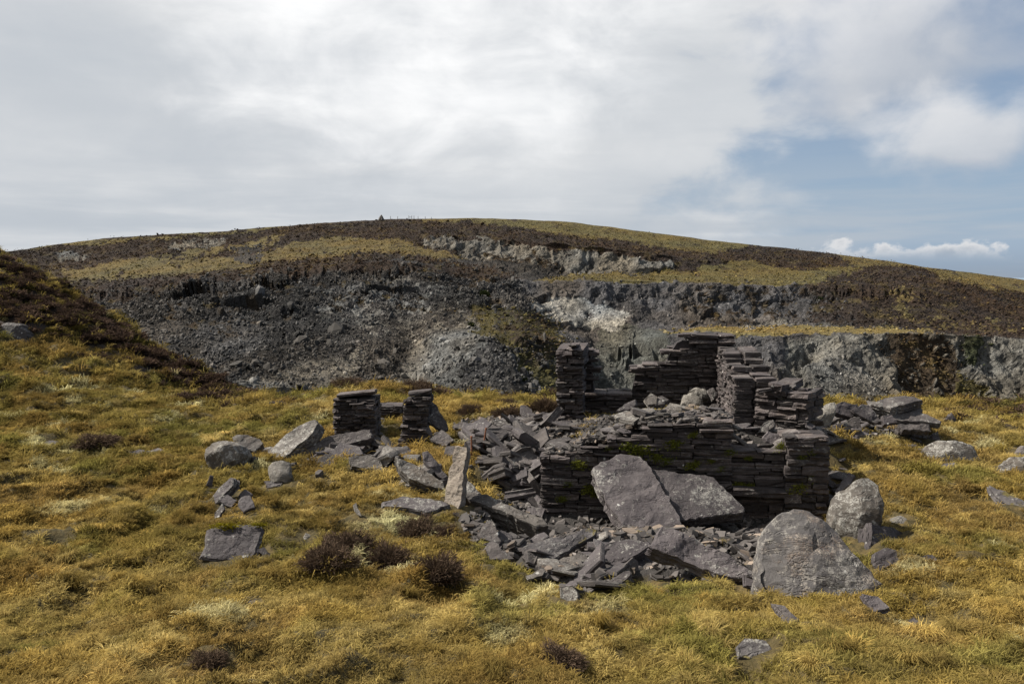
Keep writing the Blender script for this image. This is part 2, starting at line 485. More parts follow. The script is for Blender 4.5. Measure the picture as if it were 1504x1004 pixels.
# ground round and inside the ruin (hidden, from the banks beside it), behind the camera and out to the sides
gp += [np.array(v, float) for v in [
    (0.5,13.3,1.95),(2.0,13.0,1.90),(3.4,12.8,1.92),(4.9,12.6,2.0),(1.2,11.8,2.1),(2.6,11.5,2.22),(4.2,11.4,2.2),
    (1.6,14.2,2.75),(2.8,14.2,3.0),(3.8,14.0,3.0),(3.3,16.2,3.22),(2.2,16.6,3.05),(3.9,16.6,3.25),(4.9,14.6,2.95),(5.4,14.0,2.9),
    (1.2,19.2,2.6),(3.0,19.4,2.6),(5.0,19.0,2.5),(5.2,17.0,2.7),(4.5,22,2.35),(7.5,21,2.35),
    (-8,0,4.7),(0,0,4.45),(8,0,4.4),(-6,-6,5.2),(6,-6,5.0),(-14,4,4.6),(14,4,4.1),(-20,-4,5.6),(20,-4,4.6),
    (-24,12,4.0),(22,12,3.0),(-30,22,5.0),(26,22,2.6),(-16,40,4.5),(0,34,2.0),(12,34,1.6),(26,34,1.6),(-34,34,8.5)]]
gp = np.array(gp)


def _tps(r2):
    return 0.5 * r2 * np.log(r2 + 1e-9)


_n = len(gp)
_K = _tps(((gp[:, None, :2] - gp[None, :, :2]) ** 2).sum(-1)) + np.eye(_n) * 0.15
_P = np.concatenate([np.ones((_n, 1)), gp[:, :2]], 1)
_A = np.block([[_K, _P], [_P.T, np.zeros((3, 3))]])
_w = np.linalg.solve(_A, np.concatenate([gp[:, 2], np.zeros(3)]))
EDGE_PX = [-900, -400, 0, 200, 330, 420, 540, 700, 850, 1000, 1200, 1350, 1504, 1900, 2400]
EDGE_Y = [40, 36, 33.0, 31.0, 27.6, 26.0, 24.2, 24.0, 24.0, 23.5, 23.0, 24.0, 25.0, 27.0, 30]


def ground_smooth(x, y):
    x = np.asarray(x, float); y = np.asarray(y, float)
    out = np.empty(x.shape)
    for a in range(0, x.size, 20000):
        xs = x.ravel()[a:a + 20000]; ys = y.ravel()[a:a + 20000]
        k = _tps((xs[:, None] - gp[None, :, 0]) ** 2 + (ys[:, None] - gp[None, :, 1]) ** 2)
        out.ravel()[a:a + 20000] = k @ _w[:_n] + _w[_n] + _w[_n + 1] * xs + _w[_n + 2] * ys
    return out


def past_edge(x, y):
    ye = np.interp(752 + FPX * x / np.maximum(y, 1.0), EDGE_PX, EDGE_Y)
    return y - ye


def _hum(x, y):
    q = np.stack([x, y, x * 0], -1).reshape(-1, 3)
    h = 0.12 * fbm(q * 0.55, 2, 3) + 0.33 * (0.35 - np.abs(fbm(q * np.array([1.35, 1.1, 1]), 2, 9))) + 0.09 * (0.3 - np.abs(fbm(q * 3.6, 2, 21)))
    lf_ = np.clip((-2.5 - q[:, 0]) / 4, 0, 1) * np.clip((q[:, 1] - 11) / 5, 0, 1)
    h = h + lf_ * 0.32 * (0.3 - np.abs(fbm(q * np.array([0.95, 0.8, 1]) + 5.0, 2, 27)))
    return h.reshape(np.shape(x))


def ground_z(x, y):
    x = np.asarray(x, float); y = np.asarray(y, float)
    z = ground_smooth(x, np.minimum(y, 45))
    near = np.clip((y + 1) / 4, 0, 1)
    ruin = np.clip(1 - np.maximum(np.abs(x - 2.6) / 2.8, np.abs(y - 14.6) / 3.6), 0, 0.25) * 4      # trodden, filled ground in the ruin
    z = z + _hum(x, y) * near * (1 - 0.8 * ruin) * np.where(y > 24, 1.0 + 0.05 * (y - 24), 1.0)
    e = past_edge(x, y)
    f = np.maximum(e, 0)
    z = z - np.where(f < 2, 0.3 * f * f, 1.2 + 1.2 * (f - 2))
    return np.maximum(z, -17.0 + 0.5 * np.sin(x * 0.3))


_ys = np.concatenate([np.arange(3.2, 14, 0.03), np.arange(14, 45, 0.06)])


def ground_at(px, py):
    P = at(np.full(len(_ys), px), np.full(len(_ys), py), _ys)
    g = ground_z(P[:, 0], P[:, 1])
    k = np.argmax(P[:, 2] < g)
    if not (P[:, 2] < g).any(): k = int(np.argmin(P[:, 2] - g))
    return P[k]


# rubble patches on the ground, as outlines in the photograph
RUBBLE = [[(664,620),(760,606),(820,620),(850,640),(800,650),(800,690),(800,766),(960,762),(1130,756),(1132,850),(1060,856),(960,850),(860,868),(800,850),(740,815),(690,790),(670,760),(720,745),(740,715),(705,690),(700,655)],
          [(1190,640),(1240,600),(1330,600),(1360,640),(1240,640)], [(460,665),(560,655),(600,690),(560,690)]]
HEATH_L = [(-200,260),(0,330),(60,360),(150,410),(230,465),(300,525),(370,580),(365,596),(300,588),(235,566),(160,520),(90,492),(0,478),(-200,470)]
HEATH_E = [(340,583),(400,580),(430,590),(400,597),(345,597)], [(1380,590),(1504,590),(1600,600),(1600,625),(1470,625),(1440,608),(1380,606)], [(590,566),(640,566),(650,590),(600,590)]

NRW, NCL = 470, 560
yy = -6 + np.concatenate([np.linspace(0, 10, 45)[:-1], 10 + (np.linspace(0, 1, NRW - 94) ** 1.55) * 36, 46 + np.linspace(0.02, 1, 50) ** 1.4 * 110])
uu = np.linspace(-1, 1, NCL); uu = uu * (0.75 + 0.25 * np.abs(uu))
X = uu[None, :] * (yy[:, None] * 0.95 + 14); Yg = np.repeat(yy[:, None], NCL, 1)
Z = ground_z(X, Yg)
gpx, gpy = project(np.stack([X, np.maximum(Yg, 0.5), Z], -1))
fr = Yg > 3
rub = np.zeros(X.shape)
jx = gpx + 9 * fbm(np.stack([X, Yg, Z * 0], -1).reshape(-1, 3) * 2, 3, 40).reshape(X.shape)
jy = gpy + 5 * fbm(np.stack([X, Yg, Z * 0], -1).reshape(-1, 3) * 2, 3, 44).reshape(X.shape)
for pl in RUBBLE: rub[in_poly(jx, jy, pl) & fr] = 1
rub[(np.abs(X - 2.6) < 2.3) & (np.abs(Yg - 14.9) < 2.4)] = 1
hea = np.zeros(X.shape)
hea[in_poly(jx, jy, HEATH_L) & fr & (Yg > 18)] = 1
for pl in HEATH_E: hea[in_poly(jx, jy, pl) & fr & (Yg > 14)] = 1
hea[past_edge(X, Yg) > 0.8] = 1
gm = mesh_np('ground', np.stack([X, Yg, Z], -1).reshape(-1, 3), grid_quads(NRW, NCL))
set_attr(gm, 'rubble', 'FLOAT', rub.ravel().astype(np.float32))
set_attr(gm, 'heath', 'FLOAT', hea.ravel().astype(np.float32))
gm.shade_smooth()
mg, t, b = new_mat('moor_soil')
geo = t.new('ShaderNodeNewGeometry')
ar = t.new('ShaderNodeAttribute', attribute_name='rubble'); ah = t.new('ShaderNodeAttribute', attribute_name='heath')
p_ = geo.outputs['Position']
c = t.mix(t.ramp(t.noise(p_, 1.1, 5, 0.6), 0.35, 0.65), (0.07, 0.052, 0.02), (0.12, 0.085, 0.032))
c = t.mix(t.ramp(t.noise(p_, 9, 4, 0.6), 0.35, 0.7), c, (0.04, 0.033, 0.013))
c = t.mix(ah.outputs['Fac'], c, (0.04, 0.028, 0.02))
c = t.mix(ar.outputs['Fac'], c, t.mix(t.noise(p_, 18, 4, 0.7), (0.02, 0.018, 0.017), (0.06, 0.053, 0.047)))
t.put(b.inputs['Base Color'], c); b.inputs['Roughness'].default_value = 0.95
bp = t.new('ShaderNodeBump'); bp.inputs['Strength'].default_value = 0.8; bp.inputs['Distance'].default_value = 0.08
t.put(bp.inputs['Height'], t.noise(p_, 12, 6, 0.7)); t.put(b.inputs['Normal'], bp.outputs[0])
obj('ground', gm, mg, kind='structure', label='rough golden moorland ground round the ruined slate hut')

# the low country and sea beyond the hill, out to the horizon
ms, t, b = new_mat('distant_sea')
b.inputs['Base Color'].default_value = (0.16, 0.21, 0.27, 1); b.inputs['Roughness'].default_value = 0.6
sv = []; 
for k in range(48):
    a = 2 * math.pi * k / 48
    for r_ in (300, 2500, 12000, 60000): sv.append((math.cos(a) * r_, math.sin(a) * r_, -120 if r_ > 300 else -118))
sq = [(4*k+j, 4*((k+1) % 48)+j, 4*((k+1) % 48)+j+1, 4*k+j+1) for k in range(48) for j in range(3)]
obj('sea', mesh_np('sea', sv, np.array(sq)), ms, kind='structure', label='hazy grey sea beyond the far hillside')

# ------------------------------------------------------------------ far hill with the old quarry
HC = [  # px, then (py, distance): ridge, upper cliff top, its foot, upper bench edge, mid face, lower bench back, its edge, low face, foot
 (-150,(385,300),(392,285),(400,265),(440,185),(465,170),(500,152),(520,142),(590,110),(700,90)),
 (0,(371,305),(380,285),(392,260),(425,188),(455,172),(490,155),(515,143),(590,108),(700,88)),
 (150,(350,310),(362,290),(380,265),(420,185),(450,170),(485,153),(510,142),(585,106),(700,86)),
 (300,(341,320),(352,295),(370,265),(405,186),(440,168),(475,152),(505,140),(580,105),(700,84)),
 (420,(332,325),(345,295),(362,262),(393,185),(430,167),(470,150),(505,138),(580,102),(700,82)),
 (500,(325,328),(345,290),(360,262),(388,187),(428,168),(468,150),(503,137),(578,103),(700,80)),
 (560,(322,330),(345,285),(360,262),(385,188),(425,170),(465,154),(500,142),(575,107),(700,80)),
 (600,(322,334),(348,280),(360,264),(387,190),(425,172),(463,158),(500,146),(575,108),(700,80)),
 (640,(321,338),(349,278),(362,268),(390,192),(425,172),(462,152),(500,134),(575,104),(700,80)),
 (700,(320,342),(351,275),(378,264),(402,200),(430,180),(458,155),(495,130),(575,104),(700,80)),
 (760,(322,345),(354,272),(384,262),(410,205),(440,188),(455,158),(490,132),(575,105),(700,80)),
 (820,(325,345),(360,270),(394,260),(411,203),(440,194),(486,178),(500,140),(580,112),(700,84)),
 (870,(330,345),(364,268),(398,258),(412,201),(440,195),(490,184),(520,176),(590,145),(700,96)),
 (930,(338,345),(370,268),(398,258),(413,201),(440,196),(482,186),(500,180),(590,150),(700,104)),
 (990,(346,345),(378,270),(399,258),(414,201),(440,196),(481,183),(488,168),(590,148),(700,108)),
 (1050,(353,345),(384,268),(398,256),(415,202),(445,197),(480,180),(489,160),(590,146),(700,110)),
 (1150,(364,345),(384,280),(398,256),(417,203),(445,197),(480,175),(491,155),(590,143),(700,110)),
 (1250,(376,345),(388,285),(400,250),(418,204),(445,190),(481,170),(491,154),(590,142),(700,110)),
 (1310,(384,345),(391,320),(396,238),(420,205),(448,190),(482,169),(490,154),(590,142),(700,110)),
 (1350,(391,345),(396,330),(399,235),(425,205),(450,190),(483,168),(490,154),(590,142),(700,110)),
 (1420,(399,345),(412,330),(416,235),(440,205),(458,190),(484,170),(493,155),(590,142),(700,110)),
 (1504,(411,345),(432,310),(438,245),(452,208),(468,192),(488,170),(497,156),(590,144),(700,112)),
 (1700,(440,345),(455,310),(461,245),(470,208),(482,192),(496,170),(505,156),(590,144),(700,112))]
hpx = np.array([h[0] for h in HC], float)
hpy = np.array([[q[0] for q in h[1:]] for h in HC], float); hY = np.array([[q[1] for q in h[1:]] for h in HC], float)
rows = [26, 22, 22, 24, 40, 14, 52, 24]                     # rows between the feature lines
NC = 1240
pxs = np.linspace(-150, 1700, NC)


def smooth_interp(xs, xp, fp):
    v = np.interp(xs, xp, fp); k = 13
    ker = np.hanning(k + 2)[1:-1]; ker /= ker.sum()
    return np.convolve(np.pad(v, k // 2, mode='edge'), ker, 'valid')


fpy = np.stack([smooth_interp(pxs, hpx, hpy[:, k]) for k in range(9)], 0)
fY = np.stack([smooth_interp(pxs, hpx, hY[:, k]) for k in range(9)], 0)
q1 = np.stack([pxs / 60, pxs * 0, pxs * 0], -1)
fpy[0] += 1.2 * fbm(q1 * 2.2, 4, 5)
fpy[3] += 1.8 * fbm(q1 * 2, 3, 8) + 0.9 * fbm(q1 * 9, 3, 15); fpy[6] += 2.2 * fbm(q1 * 2, 3, 12) + 1.1 * fbm(q1 * 9, 3, 14)
PY = []; PD = []
for k, r_ in enumerate(rows):
    for j in range(r_):
        f = j / r_
        PY.append(fpy[k] * (1 - f) + fpy[k + 1] * f); PD.append(fY[k] * (1 - f) + fY[k + 1] * f)
PY.append(fpy[8]); PD.append(fY[8])
PY = np.array(PY); PD = np.array(PD); PX = np.repeat(pxs[None, :], len(PY), 0)
HP = at(PX, PY, PD)
# the land behind the ridge falls away
back = []
for j, (dy, dz) in enumerate([(160, -70), (60, -16), (25, -5), (8, -1.0)]):
    q = HP[0].copy(); q[:, 1] += dy; q[:, 0] *= 1 + dy / 345.0; q[:, 2] += dz; back.append(q)
nb = len(back)
HP = np.concatenate([np.array(back), HP], 0)
ext = lambda a: np.concatenate([np.repeat(a[:1], nb, 0), a], 0)
HX, HY_ = ext(PX), ext(PY)
NR = HP.shape[0]
P3 = HP.reshape(-1, 3)
wob = np.stack([HX, HY_ * 2, HX * 0], -1).reshape(-1, 3)
jx = (HX.ravel() + 14 * fbm(wob / 45, 4, 60) + 9 * fbm(wob / 8, 3, 66)); jy = (HY_.ravel() + 6 * fbm(wob / 45, 4, 70) + 4.5 * fbm(wob / 8, 3, 76))
N = len(P3)
# ---- what covers each place: albedo, relief kind
CL = {'scree': (0.078, 0.070, 0.062), 'scree_lt': (0.185, 0.171, 0.147), 'cliff': (0.118, 0.106, 0.097), 'cliff_gn': (0.122, 0.118, 0.098), 'pale': (0.36, 0.345, 0.31),
      'upcliff': (0.205, 0.188, 0.158), 'rightcliff': (0.185, 0.168, 0.138), 'heather': (0.056, 0.040, 0.030), 'brown': (0.064, 0.047, 0.031),
      'grass': (0.185, 0.14, 0.056), 'grass_ol': (0.165, 0.13, 0.05), 'grass_gold': (0.25, 0.188, 0.072), 'moss': (0.10, 0.082, 0.032), 'dkgreen': (0.05, 0.052, 0.026)}
names = list(CL)
cls = np.full(N, names.index('scree'))


def paint(name, poly, prob=1.0, seed=0, sc=9.0):
    m = in_poly(jx, jy, poly)
    if prob < 1.0:
        m &= fbm(wob / sc, 3, 200 + seed) * 1.6 + 0.0 < (prob * 2 - 1)
    cls[m] = names.index(name)


paint('cliff', [(760,409),(900,412),(1010,413),(1180,416),(1205,478),(980,486),(900,500),(850,520),(800,470)])
paint('cliff_gn', [(880,470),(985,488),(985,600),(860,600),(870,520)])
paint('cliff', [(985,487),(1300,490),(1320,610),(980,610)])
paint('rightcliff', [(1150,500),(1290,492),(1330,560),(1340,610),(1150,610)])
paint('scree_lt', [(1180,540),(1230,530),(1290,560),(1310,610),(1180,610)])
paint('rightcliff', [(1290,489),(1700,495),(1700,620),(1330,620)])
paint('brown', [(1298,492),(1390,492),(1415,540),(1425,610),(1335,610),(1315,550)], 0.78, 1)
paint('dkgreen', [(1412,492),(1452,494),(1440,535),(1425,520)])
paint('moss', [(1415,540),(1455,570),(1455,610),(1415,610)], 0.8, 2)
paint('heather', [(-200,340),(0,360),(200,330),(560,310),(760,310),(1050,340),(1250,365),(1504,400),(1700,430),(1700,470),(1504,450),(1345,400),(1290,410),(1250,404),(1100,400),(1000,400),(900,384),(800,376),(720,372),(660,372),(600,378),(520,378),(430,394),(330,402),(230,414),(150,420),(0,430),(-200,440)])
paint('heather', [(90,420),(240,403),(430,386),(520,372),(640,376),(720,395),(760,412),(700,420),(640,402),(520,396),(400,408),(300,418),(240,432),(150,455),(100,450)], 0.75, 3, 7)
paint('brown', [(230,425),(700,400),(780,440),(700,470),(560,450),(420,470),(330,500),(240,470)], 0.30, 4, 12)
paint('scree_lt', [(420,420),(560,410),(700,430),(690,470),(600,500),(480,480)], 0.35, 5, 9)
paint('scree_lt', [(565,560),(620,500),(690,462),(720,500),(680,560),(640,600),(540,600)], 0.85, 6)
paint('scree_lt', [(325,590),(370,560),(470,530),(530,510),(520,550),(450,600),(330,600)], 0.8, 7)
paint('moss', [(685,452),(760,452),(800,458),(822,490),(830,590),(780,570),(745,530),(705,495)], 0.72, 8, 10)
paint('brown', [(720,455),(790,458),(815,500),(815,560),(760,530)], 0.45, 9, 8)
paint('grass', [(95,398),(160,386),(240,378),(330,381),(400,372),(440,351),(520,349),(590,355),(660,370),(695,379),(640,377),(540,371),(450,379),(330,397),(230,409),(150,414),(105,414)], 0.93, 10)
paint('grass', [(225,374),(330,361),(395,345),(425,344),(385,366),(300,379)], 0.7, 11)
paint('grass_ol', [(20,371),(120,353),(260,344),(420,330),(420,334),(260,349),(120,360)], 0.8, 12)
paint('grass_ol', [(595,318),(700,315),(830,320),(900,328),(990,340),(1060,350),(1120,362),(1040,372),(1000,367),(960,363),(880,350),(800,340),(700,328),(640,328)], 0.95, 13)
paint('grass_ol', [(1035,388),(1100,383),(1180,398),(1250,391),(1275,397),(1258,412),(1235,419),(1140,418),(1040,416),(1000,415),(1030,403)], 0.95, 14)
paint('grass', [(1225,374),(1300,379),(1400,394),(1504,405),(1700,435),(1700,460),(1504,437),(1430,422),(1400,411),(1340,397),(1260,394)], 0.93, 15)
paint('grass_ol', [(785,409),(830,403),(900,402),(960,400),(1012,399),(1032,404),(1015,415),(900,414),(800,412)])
paint('upcliff', [(618,350),(660,349),(720,352),(780,361),(830,367),(880,371),(930,377),(990,391),(985,399),(930,397),(880,403),(850,399),(800,389),(740,386),(700,381),(670,369),(630,360)], 0.86, 16, 8)
paint('brown', [(700,372),(780,376),(830,385),(800,392),(720,388)], 0.6, 17, 8)
paint('upcliff', [(238,355),(290,351),(335,349),(330,361),(250,366)], 0.8, 18, 7)
paint('upcliff', [(85,374),(130,369),(130,380),(90,382)], 0.8, 19, 7)
paint('scree', [(338,361),(388,357),(385,386),(348,386)], 0.75, 20, 7)
paint('heather', [(1185,420),(1240,403),(1290,393),(1345,397),(1400,412),(1430,421),(1504,433),(1700,452),(1700,498),(1504,497),(1420,491),(1375,486),(1300,480),(1220,476),(1192,470),(1196,440)])
paint('grass', [(1300,425),(1330,418),(1345,430),(1330,445),(1360,468),(1340,468),(1315,445)], 0.6, 21, 6)
paint('cliff', [(1195,425),(1250,440),(1260,476),(1195,476)], 0.25, 22, 6)
paint('grass', [(1290,460),(1500,470),(1500,490),(1380,486)], 0.28, 23, 6)
paint('brown', [(1000,415),(1180,420),(1190,470),(1000,478)], 0.28, 24, 9)
paint('pale', [(770,445),(800,437),(840,436),(880,446),(925,460),(905,488),(860,477),(820,471),(790,461)], 0.9, 25)
paint('grass_gold', [(968,485),(1050,480),(1150,479),(1300,481),(1372,485),(1378,489),(1250,492),(1150,494),(1080,492),(990,488)])
paint('scree_lt', [(1075,480),(1105,470),(1140,466),(1185,479)])
paint('scree_lt', [(1188,479),(1212,469),(1245,480)])
alb = np.array([CL[n] for n in names])[cls]
# ---- relief
isx = lambda *n: np.isin(cls, [names.index(k) for k in n]).astype(float)


def soften(a, it=1):
    a = a.reshape(NR, NC)
    for _ in range(it):
        a = (a + np.roll(a, 1, 0) + np.roll(a, -1, 0) + np.roll(a, 1, 1) + np.roll(a, -1, 1)) / 5
    return a.ravel()


rock = soften(isx('scree', 'scree_lt'), 2); clf = soften(isx('cliff', 'cliff_gn', 'pale', 'upcliff', 'rightcliff'), 2); veg = soften(isx('heather', 'brown', 'moss', 'dkgreen'), 1); grs = soften(isx('grass', 'grass_ol', 'grass_gold'), 2)
G = HP
du = np.gradient(G, axis=1); dv = np.gradient(G, axis=0)
nrm = np.cross(du, dv); nrm /= np.linalg.norm(nrm, axis=-1, keepdims=True) + 1e-9
nrm = nrm.reshape(-1, 3); nrm[nrm[:, 1] > 0.3] *= -1
wf1, wv1 = worley(P3 * np.array([0.30, 0.22, 0.42]), 3)
wf2, wv2 = worley(P3 * np.array([0.85, 0.6, 1.05]), 5)
gul = fbm(P3 * np.array([0.05, 0.02, 0.035]), 3, 31)
low_ = fbm(P3 * np.array([0.10, 0.05, 0.10]), 3, 33)
vert = fbm(P3 * np.array([0.16, 0.10, 0.035]), 4, 35)
vert2 = fbm(P3 * np.array([0.55, 0.3, 0.16]), 3, 36)
slant = fbm(np.stack([P3[:, 0] * 0.10 + P3[:, 2] * 0.25, P3[:, 1] * 0.1, P3[:, 2] * 0.65 - P3[:, 0] * 0.25], -1), 3, 37)
rdg = lambda p, sd, o=3: 0.55 - np.abs(fbm(p, o, sd)) * 2.0
diag = np.stack([P3[:, 0] * 0.045 + P3[:, 2] * 0.045, P3[:, 1] * 0.02, P3[:, 2] * 0.02 - P3[:, 0] * 0.012], -1)
gul2 = rdg(diag, 45, 3)
disp = rock * (3.2 * gul + 1.3 * gul2 + 1.6 * low_ + (1 - 0.75 * soften(isx('scree_lt'), 2)) * (0.6 * (wv1 - 0.5) + 0.3 * (0.6 - wf1) + 0.3 * (0.55 - wf2) + 0.35 * (wv2 - 0.5)))
crk = rdg(P3 * np.array([0.11, 0.06, 0.022]), 47, 3); crk2 = rdg(P3 * np.array([0.34, 0.2, 0.07]) + 0.4 * vert[:, None], 49, 2)
stp = np.floor(2.2 * fbm(P3 * np.array([0.07, 0.05, 0.10]), 3, 52)) * 0.9
clf_d = soften(isx('cliff', 'cliff_gn', 'upcliff', 'rightcliff') + 0.22 * isx('pale'), 2)
disp += clf_d * (1.5 * crk + 0.8 * crk2 + 1.0 * vert + 0.7 * slant + 0.25 * (wv2 - 0.5))
lowc = clf_d * (np.arange(N) // NC > nb + sum(rows[:6]))
cl1 = fbm(P3 * np.array([0.085, 0.03, 0.012]) + 0.25 * slant[:, None] * np.array([1, 0, 0]), 3, 81)
disp += lowc * (2.6 * (0.35 - 2.4 * np.maximum(0, 0.22 - np.abs(cl1))) + 2.2 * cl1)
disp += soften(isx('brown'), 2) * (np.arange(N) // NC > nb + sum(rows[:6])) * 2.5 * cl1
disp += veg * (0.9 * low_ + 0.9 * fbm(P3 * np.array([0.5, 0.3, 0.5]), 3, 41) + 0.3 * (0.5 - wf2))
disp += grs * (0.5 * low_ + 0.15 * fbm(P3 * 0.6, 3, 43))
disp = disp.reshape(NR, NC); 
disp = np.clip(disp, -5, 4)
fade = np.ones(NR); fade[:nb] = 0; fade[nb:nb + 6] = np.linspace(0.15, 0.9, 6)
cr_ = np.cumsum([0] + rows) + nb
for kk in (3, 5, 6):
    dr_ = np.abs(np.arange(NR) - cr_[kk]); fade *= np.clip(0.18 + dr_ / 9.0, 0, 1)
fade[cr_[5]:cr_[6]] *= 0.25
disp = (disp * fade[:, None]).ravel()
HPd = P3 + nrm * disp[:, None]
# colour of the ground itself: mottling between stones, plants and bare patches
mot = fbm(P3 * np.array([1.1, 0.6, 1.1]), 3, 51); pat = fbm(P3 * np.array([0.13, 0.08, 0.2]), 3, 53)
k = 1 + rock * (0.75 * (wv2 - 0.5) + 0.5 * (wv1 - 0.5) + 0.6 * pat + 0.5 * gul + 0.9 * fbm(np.stack([P3[:, 0] * 0.16 + P3[:, 2] * 0.14, P3[:, 1] * 0.03, P3[:, 2] * 0.03], -1), 3, 61)) + clf * (0.35 * pat + 0.3 * slant + 0.55 * fbm(P3 * np.array([0.5, 0.3, 0.07]), 3, 59) + 0.25 * (wv1 - 0.5)) + veg * (0.55 * mot + 0.25 * pat) + grs * (0.35 * mot + 0.25 * pat)
alb = alb * np.clip(k, 0.35, 1.9)[:, None] * (0.66 + 0.02 * rock + 0.14 * clf)[:, None]
fine = fbm(P3 * np.array([0.45, 0.25, 0.6]), 3, 58)
fv = (isx('heather', 'brown') * np.clip(2.2 * (fine - 0.18), 0, 0.55))[:, None]; alb = alb * (1 - fv) + np.array([0.10, 0.073, 0.028]) * fv
fg = (isx('grass', 'grass_ol') * np.clip(2.5 * (-fine - 0.16), 0, 0.75))[:, None]; alb = alb * (1 - fg) + np.array([0.04, 0.028, 0.017]) * fg
warm = np.clip(0.5 + 1.3 * fbm(P3 * np.array([0.09, 0.06, 0.12]), 3, 57), 0, 1)[:, None]
alb = alb * (1 + (warm - 0.5) * np.array([0.16, 0.02, -0.18]))
hm = mesh_np('hill', HPd, grid_quads(NR, NC)[:, ::-1])
set_attr(hm, 'cover', 'FLOAT_COLOR', np.concatenate([alb, np.ones((N, 1))], 1).astype(np.float32))
set_attr(hm, 'rocky', 'FLOAT', (rock + clf).astype(np.float32))
mh, t, b = new_mat('hillside')
ac = t.new('ShaderNodeAttribute', attribute_name='cover'); ark = t.new('ShaderNodeAttribute', attribute_name='rocky')
p_ = t.new('ShaderNodeNewGeometry').outputs['Position']
n1 = t.noise(p_, 1.6, 4, 0.7); n2 = t.noise(p_, 0.5, 4, 0.6)
c = t.mix(1.0, ac.outputs['Color'], t.mix(t.ramp(n1, 0.3, 0.7), (0.62, 0.62, 0.62), (1.35, 1.35, 1.35)), 'MULTIPLY')
t.put(b.inputs['Base Color'], c); b.inputs['Roughness'].default_value = 0.95; b.inputs['Specular IOR Level'].default_value = 0.1
n3 = t.noise(t.mapping(p_, (1.5, 1.0, 0.28)), 0.75, 6, 0.66, 0.4)
c = t.mix(t.math('MULTIPLY', ark.outputs['Fac'], 0.8), c, t.mix(1.0, c, t.mix(t.ramp(n3, 0.36, 0.62), (0.55, 0.55, 0.56), (1.28, 1.27, 1.25)), 'MULTIPLY'))
t.put(b.inputs['Base Color'], c)
bp = t.new('ShaderNodeBump'); bp.inputs['Strength'].default_value = 1.0; bp.inputs['Distance'].default_value = 1.2
t.put(bp.inputs['Height'], t.math('ADD', t.math('ADD', n1, t.math('MULTIPLY', n2, 0.8)), t.math('MULTIPLY', t.math('MULTIPLY', n3, ark.outputs['Fac']), 1.6))); t.put(b.inputs['Normal'], bp.outputs[0])
obj('hill', hm, mh, kind='structure', label='far moorland hill with heather, grassy quarry benches, cliffs and dark scree')


# loose blocks on the scree
def block_mesh(name, seed, sx=1, sy=1, sz=1):
    bm = bmesh.new()
    bmesh.ops.create_icosphere(bm, subdivisions=1, radius=0.5)
    r_ = random.Random(seed)
    for v in bm.verts:
        f = r_.uniform(0.7, 1.15); q = v.co * f
        v.co = Vector((max(-.42, min(.42, q.x)) * sx, max(-.42, min(.42, q.y)) * sy, max(-.36, min(.36, q.z)) * sz))
    me = bpy.data.meshes.new(name); bm.to_mesh(me); bm.free()
    return me


pw = soften(isx('scree') + 0.55 * isx('scree_lt'), 2) + 0.12 * clf_d
pw = pw * (0.35 + (np.arange(N) // NC > nb + 70)) * (HPd[:, 1] > 60)
pw *= np.linalg.norm(np.cross(du, dv), axis=-1).ravel() ** 0.6
pick = nrng.choice(N, 62000, p=pw / pw.sum())
sp = HPd[pick] + nrng.normal(0, 0.5, (len(pick), 3)) * np.array([1, 0.3, 0.3])
size = np.exp(nrng.normal(-1.15, 0.52, len(pick)))
size[nrng.random(len(pick)) < 0.02] *= 2.4
mblk, t, b = new_mat('scree_block')
a_ = t.new('ShaderNodeAttribute', attribute_type='INSTANCER', attribute_name='tint')
p_ = t.new('ShaderNodeNewGeometry').outputs['Position']
t.put(b.inputs['Base Color'], t.mix(1.0, a_.outputs['Color'], t.mix(t.noise(p_, 2.0, 3), (0.6, 0.6, 0.6), (1.3, 1.3, 1.3)), 'MULTIPLY')); b.inputs['Roughness'].default_value = 0.9
tn = alb[pick] * 0.7 + np.array([0.062, 0.056, 0.048]) * 0.5
tn = tn * np.exp(nrng.normal(0, 0.32, (len(pick), 1)))
scatter('scree', 'loose grey slate blocks strewn over the dark quarry slope', 'scree', sp, nrng.uniform(0, 6.28, (len(pick), 3)),
        np.stack([size * nrng.uniform(0.8, 1.5, len(pick)), size * nrng.uniform(0.7, 1.2, len(pick)), size * nrng.uniform(0.35, 0.9, len(pick))], -1), nrng.integers(0, 5, len(pick)), tn,
        [block_mesh('scree_block_%d' % k_, k_) for k_ in range(5)], mblk)

# heather clumps and grass tussocks of the far slopes
pv = (0.06 * isx('heather', 'brown') + 0.05 * isx('dkgreen', 'moss') + 0.022 * isx('grass', 'grass_ol', 'grass_gold')) * (np.arange(N) // NC > nb + 2)
pv *= np.linalg.norm(np.cross(du, dv), axis=-1).ravel() ** 0.8
pick = nrng.choice(N, 70000, p=pv / pv.sum())
off_ = nrng.normal(0, 1.0, (len(pick), 3)) * np.array([1.2, 0.2, 0.35])
size = np.exp(nrng.normal(-0.95, 0.35, len(pick)))
mcl, t, b = new_mat('slope_clump')
a_ = t.new('ShaderNodeAttribute', attribute_type='INSTANCER', attribute_name='tint')
p_ = t.new('ShaderNodeNewGeometry').outputs['Position']
t.put(b.inputs['Base Color'], t.mix(1.0, a_.outputs['Color'], t.mix(t.noise(p_, 4.0, 4, .7), (0.6, 0.6, 0.6), (1.4, 1.4, 1.4)), 'MULTIPLY')); b.inputs['Roughness'].default_value = 1.0; b.inputs['Specular IOR Level'].default_value = 0.0
